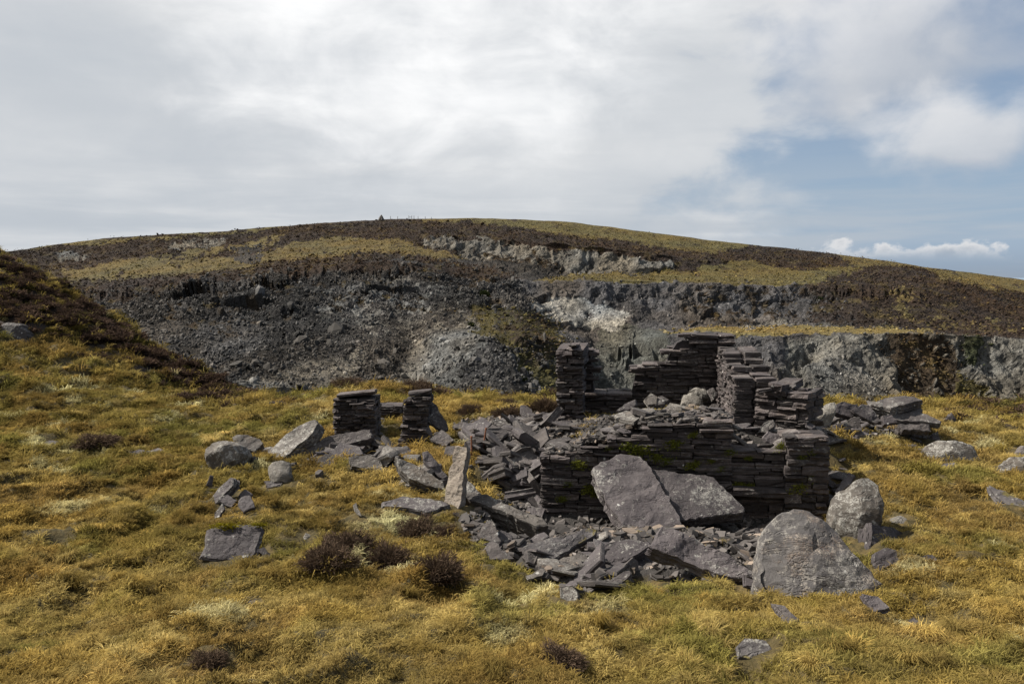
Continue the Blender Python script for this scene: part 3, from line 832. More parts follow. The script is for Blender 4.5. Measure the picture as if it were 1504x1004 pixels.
scatter('slope_clumps', 'heather clumps and grass tussocks covering the far slopes', 'heather', HPd[pick] + off_, np.stack([nrng.normal(0, .3, len(pick)), nrng.normal(0, .3, len(pick)), nrng.uniform(0, 6.28, len(pick))], -1),
        np.stack([size * 1.2, size * 1.1, size * nrng.uniform(0.35, 0.75, len(pick))], -1), nrng.integers(0, 5, len(pick)), alb[pick] * 1.12 * np.exp(nrng.normal(0, 0.22, (len(pick), 1))), [block_mesh('slope_clump_%d' % k_, 50 + k_) for k_ in range(5)], mcl)
import mathutils.geometry as mgeo
# ------------------------------------------------------------------ dry-stone walls
def stone_mesh(name, seed, jit=0.055):
    """one squared walling slate, about unit size: wavy eight-sided block with uneven layers"""
    r_ = random.Random(seed)
    base = [(-.5, -.5), (-.12, -.53), (.2, -.5), (.5, -.5), (.5, .5), (.15, .5), (-.2, .5), (-.5, .5)]
    vs = []
    lev = [-.5, -.1 + r_.uniform(-.15, .1), r_.uniform(.15, .3), .5]
    for k, z in enumerate(lev):
        sh = r_.uniform(-.03, .05)
        for (x, y) in base:
            e = 1 - (0.05 if k in (0, 3) else 0.0) + (0.03 if k in (1, 2) else 0) * r_.random()
            vs.append((x * (1 - abs(r_.gauss(0, jit * .6))) * (1 - sh * .4), y * e - (r_.uniform(0, jit * 2.2) if y < 0 else 0) + sh, z + (r_.gauss(0, .05) if k in (0, 3) else r_.gauss(0, .06))))
    q = [(8 * k + i, 8 * k + (i + 1) % 8, 8 * (k + 1) + (i + 1) % 8, 8 * (k + 1) + i) for k in range(3) for i in range(8)]
    t3 = []
    for o_, up in ((0, False), (24, True)):
        for i in range(1, 7):
            t3.append((o_, o_ + i, o_ + i + 1) if up else (o_, o_ + i + 1, o_ + i))
    me = mesh_np(name, vs, np.array(q), np.array(t3))
    return me


STONES = [stone_mesh('walling_stone_%d' % k, 100 + k) for k in range(26)]
for me in STONES: me.materials.append(M['wall'])


def dry_wall(parent, P0, P1, thick, base, top, label=None, name='wall', hmin=.05, hmax=.13, lmin=.18, lmax=.62, back_rows=0.35, lean=0.0, ragged=0.014, seed=1, cap=True, mesh_mat=None):
    """a wall part under its building: a rubble core that carries every slate as a child of its own.
    P0->P1 is the foot of the face seen by the viewer, the wall goes back by thick; top = [(s, z)]"""
    r_ = random.Random(seed)
    P0 = np.array(P0, float); P1 = np.array(P1, float); L = np.linalg.norm(P1 - P0); a = (P1 - P0) / L
    nb_ = np.array([-a[1], a[0]])                     # to the back
    ts = [t_[0] for t_ in top]; tz = [t_[1] for t_ in top]
    topf = lambda s: float(np.interp(s, ts, tz))
    ang = math.atan2(a[1], a[0])
    z0 = base
    # core
    ns = max(4, int(L / .12)); vs = []
    ins = .09
    for k in range(ns + 1):
        s = ins + (L - 2 * ins) * k / ns
        zt = min(topf(max(0, s - .12)), topf(min(L, s + .12)), topf(s)) - .13 + r_.uniform(-.04, .02)
        for d in (ins, thick - ins):
            p = P0 + a * s + nb_ * d
            vs.append((p[0], p[1], z0)); vs.append((p[0] + lean * (zt - z0), p[1], max(zt, z0 + .05)))
    q = []
    for k in range(ns):
        o_ = 4 * k
        q += [(o_, o_ + 4, o_ + 5, o_ + 1), (o_ + 6, o_ + 2, o_ + 3, o_ + 7), (o_ + 1, o_ + 5, o_ + 7, o_ + 3)]
    q += [(0, 1, 3, 2), (4 * ns, 4 * ns + 2, 4 * ns + 3, 4 * ns + 1)]
    core = obj(name, mesh_np(name, vs, np.array(q)), M['core'], parent=parent, label=label)
    z = z0; zmax = max(tz); cnt = 0
    while z < zmax:
        h = r_.uniform(hmin, hmax) if r_.random() < .75 else r_.uniform(hmin * .6, hmin * 1.2)
        for row in (0, 1):
            s = -r_.uniform(0, .04)
            while s < L - .03:
                l = r_.uniform(lmin, lmax) * (0.75 + 2.2 * h)
                if L - (s + l) < .12: l = L - s + r_.uniform(-.01, .03)
                sm = s + l / 2; tm = min(topf(s + .1 * l), topf(s + .9 * l), topf(sm)) if cap else topf(sm)
                zc = z + h / 2
                okk = zc < tm
                if row == 1 and z < tm - back_rows: okk = False
                if okk:
                    rag = r_.gauss(0, ragged)
                    if tm - zc < .2: rag += r_.uniform(-.03, .05)
                    dep = thick / 2 * r_.uniform(.92, 1.05)
                    if row == 0: d = -rag + dep / 2 - .015
                    else: d = thick + rag - dep / 2 + .015
                    p = P0 + a * sm + nb_ * d
                    hh = h * r_.uniform(.88, 1.0)
                    o = bpy.data.objects.new('stone', STONES[r_.randrange(26)])
                    COL.objects.link(o); o.parent = core
                    o.location = (p[0] + lean * (zc - z0), p[1], zc)
                    tl = .02 if tm - zc > .12 else .06
                    o.rotation_euler = (r_.gauss(0, tl), r_.gauss(0, tl * .8), ang + (math.pi if row else 0) + r_.gauss(0, .03))
                    o.scale = (l * .985 * (-1 if False else 1), dep, hh)
                    cnt += 1
                s += l
        z += h
    return core


HUT = obj('ruined_hut', None, label='roofless ruined slate hut with broken dry-stone walls on the moor', cat='ruin')
HUT.location = (0, 0, 0)


def foot(px, Y):
    p = at(px, 500, Y); return (p[0], p[1])


def zat(py, Y):
    return float(at(752, py, Y)[2])


A0 = np.array(foot(796, 13.25)); A1 = np.array(foot(1222, 12.62))
LF = np.linalg.norm(A1 - A0); fa = (A1 - A0) / LF; fb = np.array([-fa[1], fa[0]])


def on_front(px):
    """distance along the front wall for a photograph column"""
    r_ = ray(px, 600); # solve cam + r*t on line
    tt = (A0[0] * fa[1] - A0[1] * fa[0]) / (r_[0] * fa[1] - r_[1] * fa[0])
    P = np.array([r_[0] * tt, tt]); return float((P - A0) @ fa), tt


def fprof(pts):
    o_ = []
    for px, py in pts:
        s, tt = on_front(px); o_.append((s, zat(py, tt)))
    return o_


sA = on_front(1076)[0]; sB = on_front(1157)[0]
z_base = 1.78
pr = fprof([(796,668),(838,664),(856,652),(900,644),(930,628),(940,622),(1076,616)])
dry_wall(HUT, A0, A0 + fa * sA, .62, z_base, pr, 'long front wall of thin slate courses with jumbled top', seed=11, back_rows=.45, hmin=.035, hmax=.125, lmin=.16, lmax=.72)
off = fb * .09
s0 = sA + .015
dry_wall(HUT, A0 + fa * s0 + off, A0 + fa * (sB - .01) + off, .5, z_base, [(s - s0, z) for s, z in fprof([(1076,662),(1110,664),(1157,658)])], 'low recessed panel of front wall with a long ledge', seed=12, lmin=.3, lmax=.8, hmin=.04, hmax=.13)
c3 = dry_wall(HUT, A0 + fa * sB - fb * .03, A1 - fb * .03, .62, z_base, [(0, zat(638, 12.7)), (LF - sB, zat(640, 12.65))], 'squared end pier of front wall', seed=13, lmin=.16, lmax=.5, hmin=.08, hmax=.16, back_rows=9)
# ledge slab across the recessed panel
led = bpy.data.objects.new('ledge', STONES[3]); COL.objects.link(led); led.parent = HUT
pm = A0 + fa * (sA + sB) / 2 + fb * .02
led.location = (pm[0], pm[1], zat(720, 12.8)); led.scale = ((sB - sA) * 1.0, .34, .12); led.rotation_euler = (0, R(1), math.atan2(fa[1], fa[0]))

# back wall with the window gap
YB0, YB1 = 18.1, 17.55
B0 = np.array(foot(846, YB0)); B1 = np.array(foot(1078, YB1)); LB = np.linalg.norm(B1 - B0); ba = (B1 - B0) / LB


def bprof(pts):
    o_ = []
    for px, py in pts:
        r_ = ray(px, 550); tt = (B0[0] * ba[1] - B0[1] * ba[0]) / (r_[0] * ba[1] - r_[1] * ba[0])
        o_.append((float((np.array([r_[0] * tt, tt]) - B0) @ ba), zat(py, tt)))
    return o_


dry_wall(HUT, B0, B1, .6, 2.55, bprof([(846,512),(880,510),(880.5,577),(924,577),(925,542),(936,536),(958,532),(970,530),(971,511),(984,508),(986,493),(1078,491)]), 'tall gable-side back wall with window gap and stepped broken edge', seed=21, lmin=.2, lmax=.75, hmin=.05, hmax=.11, back_rows=.3)
# stub of the fallen side wall left of the window, broken end towards the viewer
S0 = np.array(foot(820, 16.95)); S1 = np.array(foot(858, 16.85))
dry_wall(HUT, S0, S1, 1.15, 2.45, [(0, zat(509, 17)), (.3, zat(503, 17)), (.62, zat(511, 17))], 'ragged stub of side wall with slates jutting out', seed=22, lmin=.16, lmax=.42, hmin=.06, hmax=.13, ragged=.055, back_rows=0.4, lean=-.01)
# right side wall, its end towards the viewer is a door jamb
dirs = np.array(foot(1057, 17.5)) - np.array(foot(1083, 14.6)); Ld = np.linalg.norm(dirs); dirs /= Ld
J0 = np.array(foot(1083, 14.6))
rt = np.array([dirs[1], -dirs[0]])                # to the right of the wall
Rw = [(0, zat(513, 17.3)), (Ld * .25, zat(514, 16.6)), (Ld * .5, zat(521, 15.9)), (Ld * .72, zat(535, 15.3)), (Ld * .88, zat(548, 14.9)), (Ld, zat(557, 14.6))]
dry_wall(HUT, J0 + dirs * Ld, J0, .62, 2.45, Rw, 'right side wall stepping down to a square door jamb', seed=23, lmin=.18, lmax=.6, hmin=.06, hmax=.12, back_rows=9)
# lower stump across the doorway
T0 = np.array(foot(1114, 14.5)); T1 = np.array(foot(1190, 13.9))
dry_wall(HUT, T0, T1, .75, 2.3, [(0, zat(572, 14.2)), (.3, zat(566, 14.1)), (.6, zat(570, 14.1)), (1.1, zat(584, 14))], 'low stump of side wall with jumbled top beyond the doorway', seed=24, lmin=.2, lmax=.5, hmin=.07, hmax=.14, ragged=.05, back_rows=.5)

# small dry-stone pillars on the left
for (px0, px1, Y, top, bot, dp, ln, lab, sd_) in [
    (489, 549, 17.4, 584, 650, .75, 0.0, 'squat square drystone pillar with flat cap slate', 31),
    (581, 618, 16.6, 582, 662, .55, .16, 'leaning narrow drystone pillar beside a propped slab', 32)]:
    p0 = foot(px0, Y); p1 = foot(px1, Y)
    zb = zat(bot, Y) - .15
    pil = obj('stone_pillar', None, label=lab, cat='pillar', group='drystone pillars left of the hut')
    L_ = p1[0] - p0[0]
    dry_wall(pil, p0, p1, dp, zb, [(0, zat(top + 3, Y)), (L_, zat(top, Y))], name='pillar_core', seed=sd_, hmin=.035, hmax=.11, lmin=.14, lmax=.42, ragged=.05, back_rows=9, lean=ln)
    cp = bpy.data.objects.new('cap_slate', STONES[5 + sd_ % 7]); COL.objects.link(cp); cp.parent = pil
    cp.location = (p0[0] + L_ * .5 + ln * (zat(top, Y) - zb), Y + dp / 2, zat(top - 1, Y) + .03); cp.scale = (L_ * .95, dp * .8, .09); cp.rotation_euler = (R(-4), R(-5), .1)
lw = obj('low_wall', None, label='low remnant of dark slate wall between the two pillars', cat='wall')
dry_wall(lw, foot(548, 19.0), foot(588, 19.0), .5, zat(612, 19) - .2, [(0, zat(596, 19)), (.65, zat(593, 19))], name='wall_core', seed=33, hmin=.05, hmax=.1, back_rows=9)

# ------------------------------------------------------------------ traced slabs and boulders
OCC = []          # ground spots covered by stones: (x, y, r)


def rock_thing(name, label, cat, outline, el, yaw, thick, mat='slate_grey', Y=None, dome=0.0, rough=.014, seed=None, sink=.05, group=None, lamin=.02, fac=0.0):
    """outline is the face seen in the photograph; it is laid on a plane with the given tilt through the
    place where its lowest point meets the ground (or at distance Y) and given its real thickness"""
    if sink == .05 and dome == 0 and thick <= .12: sink = -.035
    sd_ = seed if seed is not None else int(abs(outline[0][0] * 13 + outline[0][1] * 7)) % 9973
    r_ = np.random.default_rng(sd_)
    ol = np.array(outline, float)
    kb = int(np.argmax(ol[:, 1]))
    Ag = ground_at(*ol[kb]) if Y is None else at(ol[kb, 0], ol[kb, 1], Y)
    e, ya = R(el), R(yaw)
    n = np.array([math.sin(ya) * math.cos(e), -math.cos(ya) * math.cos(e), math.sin(e)])
    D = ray(ol[:, 0], ol[:, 1])
    t_ = ((Ag - CAM) @ n) / (D @ n)
    P = CAM + D * t_[:, None]
    c = P.mean(0)
    u = np.cross([0, 0, 1.0], n); u /= np.linalg.norm(u); v = np.cross(n, u)
    q = np.stack([(P - c) @ u, (P - c) @ v], -1)
    if (np.roll(q[:, 0], -1) * q[:, 1] - q[:, 0] * np.roll(q[:, 1], -1)).sum() > 0: q = q[::-1]
    # resample the outline with small chips
    per = np.linalg.norm(np.roll(q, -1, 0) - q, axis=1); tot = per.sum()
    new = []
    for k in range(len(q)):
        a_, b_ = q[k], q[(k + 1) % len(q)]; L_ = np.linalg.norm(b_ - a_); m_ = max(1, int(round(L_ / .075)))
        nn = np.array([b_[1] - a_[1], a_[0] - b_[0]]) / (L_ + 1e-9)
        for h_ in range(m_):
            w__ = 0.0 if h_ == 0 else r_.normal(0, min(.012, L_ * .05))
            new.append(a_ + (b_ - a_) * (h_ + (r_.uniform(-.25, .25) if h_ else 0)) / m_ + nn * w__)
    q = np.array(new); npt = len(q)
    cen = q.mean(0)
    rad = np.linalg.norm(q - cen, axis=1, keepdims=True) + 1e-6; dirn = (q - cen) / rad
    size = math.sqrt(max(1e-4, abs((np.roll(q[:, 0], -1) * q[:, 1] - q[:, 0] * np.roll(q[:, 1], -1)).sum() / 2)))
    area = (q[:, 0] * np.roll(q[:, 1], -1) - np.roll(q[:, 0], -1) * q[:, 1]).sum()
    if area < 0: q = q[::-1].copy(); dirn = dirn[::-1].copy()
    FP = []
    Hc = dome * size * .85
    for kf in range(7):
        af = 6.283 * (kf + r_.uniform(-.3, .3)) / 7
        FP.append((np.array([math.cos(af), math.sin(af)]), size * r_.uniform(.0, .28), r_.uniform(.15, .9) * (fac * 14)))
    # the seen face: a net of small uneven facets inside the outline
    inr = cen + (q - cen) * (1 - min(.06, .02 / size))
    gs = float(np.clip(size / 13, .035, .075))
    lo, hi = q.min(0), q.max(0)
    gx_, gy_ = np.meshgrid(np.arange(lo[0], hi[0], gs), np.arange(lo[1], hi[1], gs))
    g2 = np.stack([gx_.ravel(), gy_.ravel()], -1) + r_.uniform(-.32, .32, (gx_.size, 2)) * gs
    g2 = g2[in_poly(g2[:, 0], g2[:, 1], [tuple(p) for p in inr])]

    def edist(p):
        a_ = inr; b_ = np.roll(inr, -1, 0); ab = b_ - a_
        t__ = np.clip(((p[:, None] - a_[None]) * ab[None]).sum(-1) / ((ab ** 2).sum(-1)[None] + 1e-12), 0, 1)
        return np.linalg.norm(p[:, None] - (a_[None] + t__[..., None] * ab[None]), axis=-1).min(1)
    if len(g2):
        g2 = g2[edist(g2) > gs * .45]
    pts2 = np.concatenate([inr, g2]) if len(g2) else inr
    cdt = mgeo.delaunay_2d_cdt([Vector(p) for p in pts2], [(a_, (a_ + 1) % npt) for a_ in range(npt)], [], 1, 1e-6)
    tp = np.array([tuple(p) for p in cdt[0]]); ttri = [f for f in cdt[2] if len(f) == 3]
    ed = edist(tp); f1 = 1 - ed / max(ed.max(), 1e-6)
    zt = dome * size * np.sqrt(np.maximum(0, 1 - f1 * f1)) if dome > 0 else np.zeros(len(tp))
    q3 = np.stack([tp[:, 0], tp[:, 1], np.full(len(tp), sd_ * .11)], -1)
    soft = np.clip(ed / .06, 0.25, 1)
    zt = zt + rough * 2.0 * fbm(q3 * 3.0, 4, 7) * soft + (rough * .9 if dome == 0 else 0.0) * np.floor(3.6 * fbm(np.stack([q3[:, 0] * 1.1 + q3[:, 1] * .9, q3[:, 1] * 3.4 - q3[:, 0] * 2.2, q3[:, 2]], -1), 3, 17)) * .75
    if fac > 0:
        for dk, ok_, sk in FP:
            zt = np.minimum(zt, Hc - sk * (((tp - cen) @ dk) - ok_) + rough * fbm(q3 * 7 + sk * 3, 3, 8))
    vs = [(a_[0], a_[1], z_) for a_, z_ in zip(tp, zt)]
    base_n = len(vs)
    # its sides: uneven cleavage layers
    first = [(q[k, 0], q[k, 1], zt[k] - .014 if k < len(zt) else -.014) for k in range(npt)]
    rings = 0

    def ring(z, push, jit):
        nonlocal rings
        qf = q + dirn * push + r_.normal(0, jit, q.shape)
        vs.extend([(a_[0], a_[1], z + r_.normal(0, .006)) for a_ in qf]); rings += 1
    vs.extend(first); rings += 1
    nl = 3 if thick < .12 else 6
    for k in range(1, nl + 1):
        f = k / nl; z = -thick * f
        if dome > 0.1: push = size * .05 * math.sin(f * math.pi * .55) - size * .42 * max(0, f - .45) ** 1.3
        else: push = r_.uniform(-lamin, lamin * .8) - (.03 if k == nl else 0)
        if k < nl and dome <= .1: ring(z + thick / nl * .12, push + r_.uniform(-lamin, lamin) * .5, .004)
        ring(z, push, .006)
    vs = np.array(vs); nv = len(vs)
    vs = np.concatenate([vs, [[cen[0], cen[1], -thick * 1.03]]])
    i = np.arange(npt); j = (i + 1) % npt
    # the delaunay step keeps the outline points first
    quads = [np.stack([i, base_n + i, base_n + j, j], -1)] + [np.stack([base_n + k * npt + i, base_n + (k + 1) * npt + i, base_n + (k + 1) * npt + j, base_n + k * npt + j], -1) for k in range(rings - 1)]
    quads = np.concatenate(quads)
    tri = np.concatenate([np.array(ttri), np.stack([np.full(npt, nv), base_n + (rings - 1) * npt + j, base_n + (rings - 1) * npt + i], -1)])
    me = mesh_np(name, vs, quads, tri)
    o = obj(name, me, M[mat], label=label, cat=cat, group=group)
    m4 = Matrix(((u[0], v[0], n[0], c[0]), (u[1], v[1], n[1], c[1]), (u[2], v[2], n[2], c[2] - sink), (0, 0, 0, 1)))
    o.matrix_world = m4
    wv_ = vs @ np.array([u, v, n]) + c - np.array([0, 0, sink])
    gz = ground_z(wv_[:, 0], wv_[:, 1])
    for a_ in wv_[(wv_[:, 2] < gz + .35) & (wv_[:, 2] > gz - .5)][::2]: OCC.append((a_[0], a_[1]))
    return o


RT = rock_thing
sl = 'slab'
RT('fallen_slab', 'big purple slab with pale lichen streak leaning against front wall', sl, [(868, 688), (872, 681), (912, 661), (941, 664), (957, 682), (1005, 767), (1003, 774), (925, 784), (898, 744)], 47, -6, .34, 'slate', Y=11.75, rough=.016, lamin=.045)
RT('fallen_slab', 'big smooth purple slab right of the streaked one against front wall', sl, [(955, 682), (1048, 696), (1095, 741), (1093, 748), (1000, 758)], 50, 4, .27, 'slate', Y=12.0, rough=.012)
RT('fallen_slab', 'long flat slab with white lichen dots at the foot of the rubble', sl, [(972,765),(995,773),(1032,789),(1065,803),(1104,829),(1114,838),(1079,841),(1051,834),(1004,816),(958,800),(952,796),(960,789),(965,775)], 54, 6, .22, 'slate', Y=9.0, rough=.02)
RT('boulder', 'large triangular grey boulder with orange lichen right of the rubble', 'boulder', [(1126, 765), (1142, 749), (1166, 740), (1190, 744), (1215, 760), (1262, 812), (1299, 848), (1284, 863), (1218, 872), (1125, 866), (1117, 845)], 38, -6, .62, 'boulder_orange', dome=.08, rough=.034, fac=.03)
RT('boulder', 'rounded brown-grey boulder beside the end pier of front wall', 'boulder', [(1216, 745), (1222, 726), (1258, 699), (1276, 695), (1290, 706), (1298, 733), (1286, 784), (1256, 792), (1216, 778)], 30, -22, .65, 'boulder', dome=.2, rough=.03, fac=.05)
RT('fallen_slab', 'purple slab on edge between the two large boulders and the grass', sl, [(1280,761),(1302,766),(1319,771),(1335,780),(1335,800),(1329,804),(1302,806),(1281,812)], 34, 38, .24, 'slate', rough=.02)
RT('fallen_slab', 'small purple slab lying in grass below the slab on edge', sl, [(1285,815),(1305,808),(1317,812),(1318,820),(1325,830),(1326,836),(1308,834),(1295,839),(1283,827)], 52, 8, .09, 'slate')
RT('stone', 'low rounded pale stone in grass right of the brown-grey boulder', 'stone', [(1308,755),(1322,751),(1335,757),(1342,766),(1339,770),(1325,768),(1310,762)], 60, 5, .2, 'boulder_pale', dome=.2)
RT('standing_stone', 'tall pale weathered stone post leaning upright over a fallen beam', 'stone post', [(668,650),(684,648),(685,658),(682,676),(680,700),(677,724),(674,742),(671,748),(657,749),(651,740),(653,720),(658,694),(664,668)], 30, -30, .16, 'pale', Y=12.1, rough=.02, lamin=.012)
RT('stone_beam', 'long thick stone beam lying below the upright post towards the hut', 'stone beam', [(672,715),(714,720),(765,744),(797,754),(805,764),(787,767),(763,757),(730,743),(696,730),(674,723)], 64, -14, .42, 'slate_brown', Y=11.75, rough=.022, lamin=.03)
RT('fallen_slab', 'long tapering slab left of the upright post, pointing up left', sl, [(580,665),(600,672),(624,685),(638,695),(652,704),(655,716),(640,712),(620,706),(606,700),(594,690),(586,680)], 50, 12, .28, 'slate_brown', Y=12.9)
RT('fallen_slab', 'narrow slab standing behind the tapering slab near the post', sl, [(621,666),(628,664),(634,670),(648,690),(658,702),(652,706),(640,698),(626,684),(622,676)], 42, 14, .12, 'slate', Y=13.3)
RT('fallen_slab', 'grey slab edge showing right behind the upright post', sl, [(678,696),(692,705),(706,719),(698,724),(676,720)], 50, 10, .14, 'slate_brown', Y=12.8)
RT('fallen_slab', 'flat dark slab in grass at the foot of the post', sl, [(561,748),(590,739),(620,742),(652,747),(661,751),(640,760),(626,764),(600,757),(562,754)], 72, 4, .12, 'slate', sink=-.13)
RT('slate', 'small grey slate left of the pointed pair below the beam', 'slate', [(681,781),(694,767),(705,772),(694,786)], 50, -12, .12, 'slate_grey')
RT('slate', 'pointed grey slate below the right end of the beam', 'slate', [(700,788),(712,770),(720,765),(727,772),(737,798),(732,806),(716,797)], 48, 8, .1, 'slate_grey')
RT('slate', 'triangular purple-grey slate at the grass edge below the beam', 'slate', [(706,819),(718,798),(724,797),(747,816),(756,824),(720,826)], 50, 0, .1, 'slate_grey')
RT('slate', 'dark slate in shade under the end of the beam', 'slate', [(736,772),(751,778),(753,790),(740,796),(726,776)], 48, 12, .14, 'slate')
RT('fallen_slab', 'tilted mossy slab pointing up right at front of rubble', sl, [(769,797),(809,783),(828,784),(865,769),(878,771),(876,778),(804,819),(791,820),(772,809)], 58, 16, .13, 'mossy', Y=10.0)
RT('fallen_slab', 'blocky brown-grey slab in the middle of front rubble', sl, [(818,818),(846,808),(873,805),(870,822),(857,832),(822,834),(812,830)], 46, -16, .24, 'slate_brown', Y=9.9)
RT('fallen_slab', 'broad purple slab sloping down left in front rubble', sl, [(873,804),(889,794),(910,788),(923,785),(953,788),(957,794),(921,817),(889,828),(870,825)], 60, -14, .15, 'slate', Y=9.9)
RT('stone', 'pale angular stone at the grass edge of front rubble', 'stone', [(824,854),(841,852),(850,865),(849,879),(830,883),(824,870)], 36, -8, .16, 'slate_brown')
RT('slate', 'thin slate plate jutting left at bottom of front rubble', 'slate', [(878,864),(910,846),(926,841),(927,847),(910,861),(881,867)], 55, 10, .06, 'slate_grey')
RT('slate', 'oblong purple block behind the long flat slab', 'slate', [(1022,777),(1062,777),(1064,789),(1030,793),(1022,788)], 48, 4, .14, 'slate', Y=11.0)
RT('slate', 'grey block pointing up right beside triangular boulder', 'slate', [(1080,783),(1115,768),(1119,780),(1088,791),(1075,789)], 46, 6, .16, 'slate_grey', Y=11.0)
RT('slate', 'mottled grey stone wedged left of triangular boulder', 'slate', [(1083,793),(1112,785),(1124,796),(1118,809),(1112,828),(1096,826),(1072,804)], 44, 8, .25, 'slate_grey', Y=10.6)
RT('slate', 'dark slate lying under right tip of the long flat slab', 'slate', [(1094,849),(1123,857),(1128,865),(1123,874),(1096,862)], 52, 6, .1, 'slate')
RT('slate', 'small pale slate in grass left of the front rubble', 'slate', [(771,849),(796,837),(802,840),(797,848),(775,854)], 58, -8, .08, 'slate_brown')
# left group
RT('boulder', 'round mottled boulder at the far left end of the slab row', 'boulder', [(302,666),(304,654),(314,646),(326,643),(340,645),(350,650),(355,662),(348,676),(338,684),(326,687),(314,689),(305,680)], 22, -12, .6, 'boulder', dome=.42, rough=.03, fac=.04)
RT('fallen_slab', 'dark slab resting right of the round boulder', sl, [(341,638),(348,634),(364,634),(380,640),(387,647),(374,660),(346,650)], 46, 10, .22, 'slate_brown', Y=16.5)
RT('fallen_slab', 'thick slab tilted steeply up right in the left row', sl, [(392,660),(404,648),(420,634),(450,615),(462,611),(466,618),(460,630),(448,642),(416,670),(404,669)], 40, -26, .34, 'slate_brown', Y=15.6)
RT('fallen_slab', 'long lichened slab below the squat pillar', sl, [(440,664),(460,648),(479,638),(499,633),(529,628),(545,626),(546,638),(519,646),(479,658),(464,671),(452,672)], 44, -6, .22, 'slate_grey', Y=15.7)
RT('fallen_slab', 'thin grey slab under the long lichened slab', sl, [(456,676),(479,668),(515,661),(518,666),(491,677),(468,682)], 60, -4, .1, 'slate_brown')
RT('fallen_slab', 'pale grey slab beside grass below the two pillars', sl, [(513,666),(539,662),(553,667),(567,684),(563,690),(547,684),(515,680)], 46, 6, .14, 'slate_brown')
RT('fallen_slab', 'flat slab reaching from pale slab towards leaning pillar', sl, [(552,662),(580,659),(598,657),(610,666),(596,670),(576,667),(556,671)], 66, 2, .12, 'slate_grey')
RT('boulder', 'small pale angular boulder standing alone in grass', 'boulder', [(394,680),(400,673),(410,671),(424,674),(429,698),(424,708),(400,707),(395,694)], 26, 8, .35, 'boulder_pale', dome=.2, fac=.05)
RT('slate', 'dark slate lying under the small pale boulder', 'slate', [(388,708),(416,707),(410,714),(392,718)], 62, 0, .07, 'slate')
RT('slate', 'long dark slate propped up in the left cluster', 'slate', [(303,736),(316,718),(328,704),(338,696),(343,697),(342,708),(330,720),(310,739)], 40, -38, .14, 'slate')
RT('slate', 'flat grey slate at the right of the left cluster', 'slate', [(349,745),(354,732),(368,730),(375,749),(358,756)], 50, 6, .08, 'slate')
RT('slate', 'small grey slate behind the flat slate of left cluster', 'slate', [(351,730),(360,721),(370,728),(369,735),(354,736)], 42, 6, .08, 'slate')
RT('slate', 'dark broken slate in the middle of the left cluster', 'slate', [(320,735),(334,728),(349,736),(340,748),(332,745)], 50, -6, .1, 'slate')
RT('slate', 'small upright grey slate at the bottom of left cluster', 'slate', [(314,756),(326,741),(329,750),(321,762),(313,764)], 35, -20, .08, 'slate_grey')
RT('slate', 'thin dark slate on edge at the top of left cluster', 'slate', [(303,715),(309,701),(313,702),(311,717)], 25, 20, .07, 'slate')
MOSSY = RT('fallen_slab', 'broad flat dark slab with yellow moss in open grass', sl, [(294,822),(303,804),(305,781),(326,776),(382,776),(385,785),(376,815),(368,824),(326,826)], 46, 0, .1, 'slate', rough=.012)
RT('stone', 'small dark block at right corner of the broad flat slab', 'stone', [(376,801),(388,796),(399,808),(386,818)], 40, 16, .16, 'slate')
RT('stone', 'small white-lichened stone between flat slab and heather', 'stone', [(435,796),(449,776),(456,781),(454,793),(442,799)], 34, -6, .12, 'boulder_pale', dome=.15)
RT('slate', 'thin white shard stuck in grass above the heather', 'slate', [(518,744),(523,740),(531,762),(524,758)], 40, 0, .05, 'boulder_pale')
for k, (ol, lab) in enumerate([([(64,796),(100,781),(107,785),(98,797)], 'grey slate sunk in grass at the far left foreground'), ([(58,651),(72,645),(92,648),(80,654)], 'grey slate sunk in grass below the left hillside'),
    ([(190,663),(204,658),(214,661),(200,667)], 'left of two small slates sunk in grass left of the round boulder'), ([(214,661),(232,656),(240,660),(222,666)], 'right of two small slates sunk in grass left of the round boulder'),
    ([(1266,869),(1290,872),(1308,889),(1283,897)], 'dark slate sunk in grass below the triangular boulder'), ([(1136,884),(1152,888),(1175,908),(1162,915)], 'narrow grey slate in grass below the long flat slab'),
    ([(1082,946),(1095,934),(1125,937),(1135,950),(1110,965),(1085,962)], 'mossy purple slate half buried in the bottom foreground'), ([(1333,908),(1342,902),(1358,918),(1346,922)], 'small slate in grass at lower right of the triangular boulder'),
    ([(1408,812),(1420,811),(1435,826),(1424,828)], 'small grey slate in the right foreground grass'), ([(1357,814),(1370,812),(1378,820),(1364,823)], 'small lichened stone in grass right of the small purple slab'),
    ([(700,828),(708,826),(709,836),(701,838)], 'tiny grey slate in grass left of the front rubble'), ([(362,880),(374,876),(380,886),(370,890)], 'tiny slate in foreground grass below the broad flat slab'),
    ([(1381,681),(1403,678),(1412,686),(1399,690)], 'dark flat slate in grass below the long right boulder')]):
    RT('slate', lab, 'slate', ol, 60, 6 * (k % 3) - 6, .08, ['slate', 'slate_grey', 'mossy'][2 if k == 6 else k % 2], sink=.01)
RT('boulder', 'large grey boulder on the hillside at far left edge', 'boulder', [(-18,500),(-14,474),(8,465),(30,466),(39,478),(36,496),(24,506),(0,508)], 18, 6, .8, 'slate_grey', Y=26.0, dome=.14, fac=.04, sink=.2)
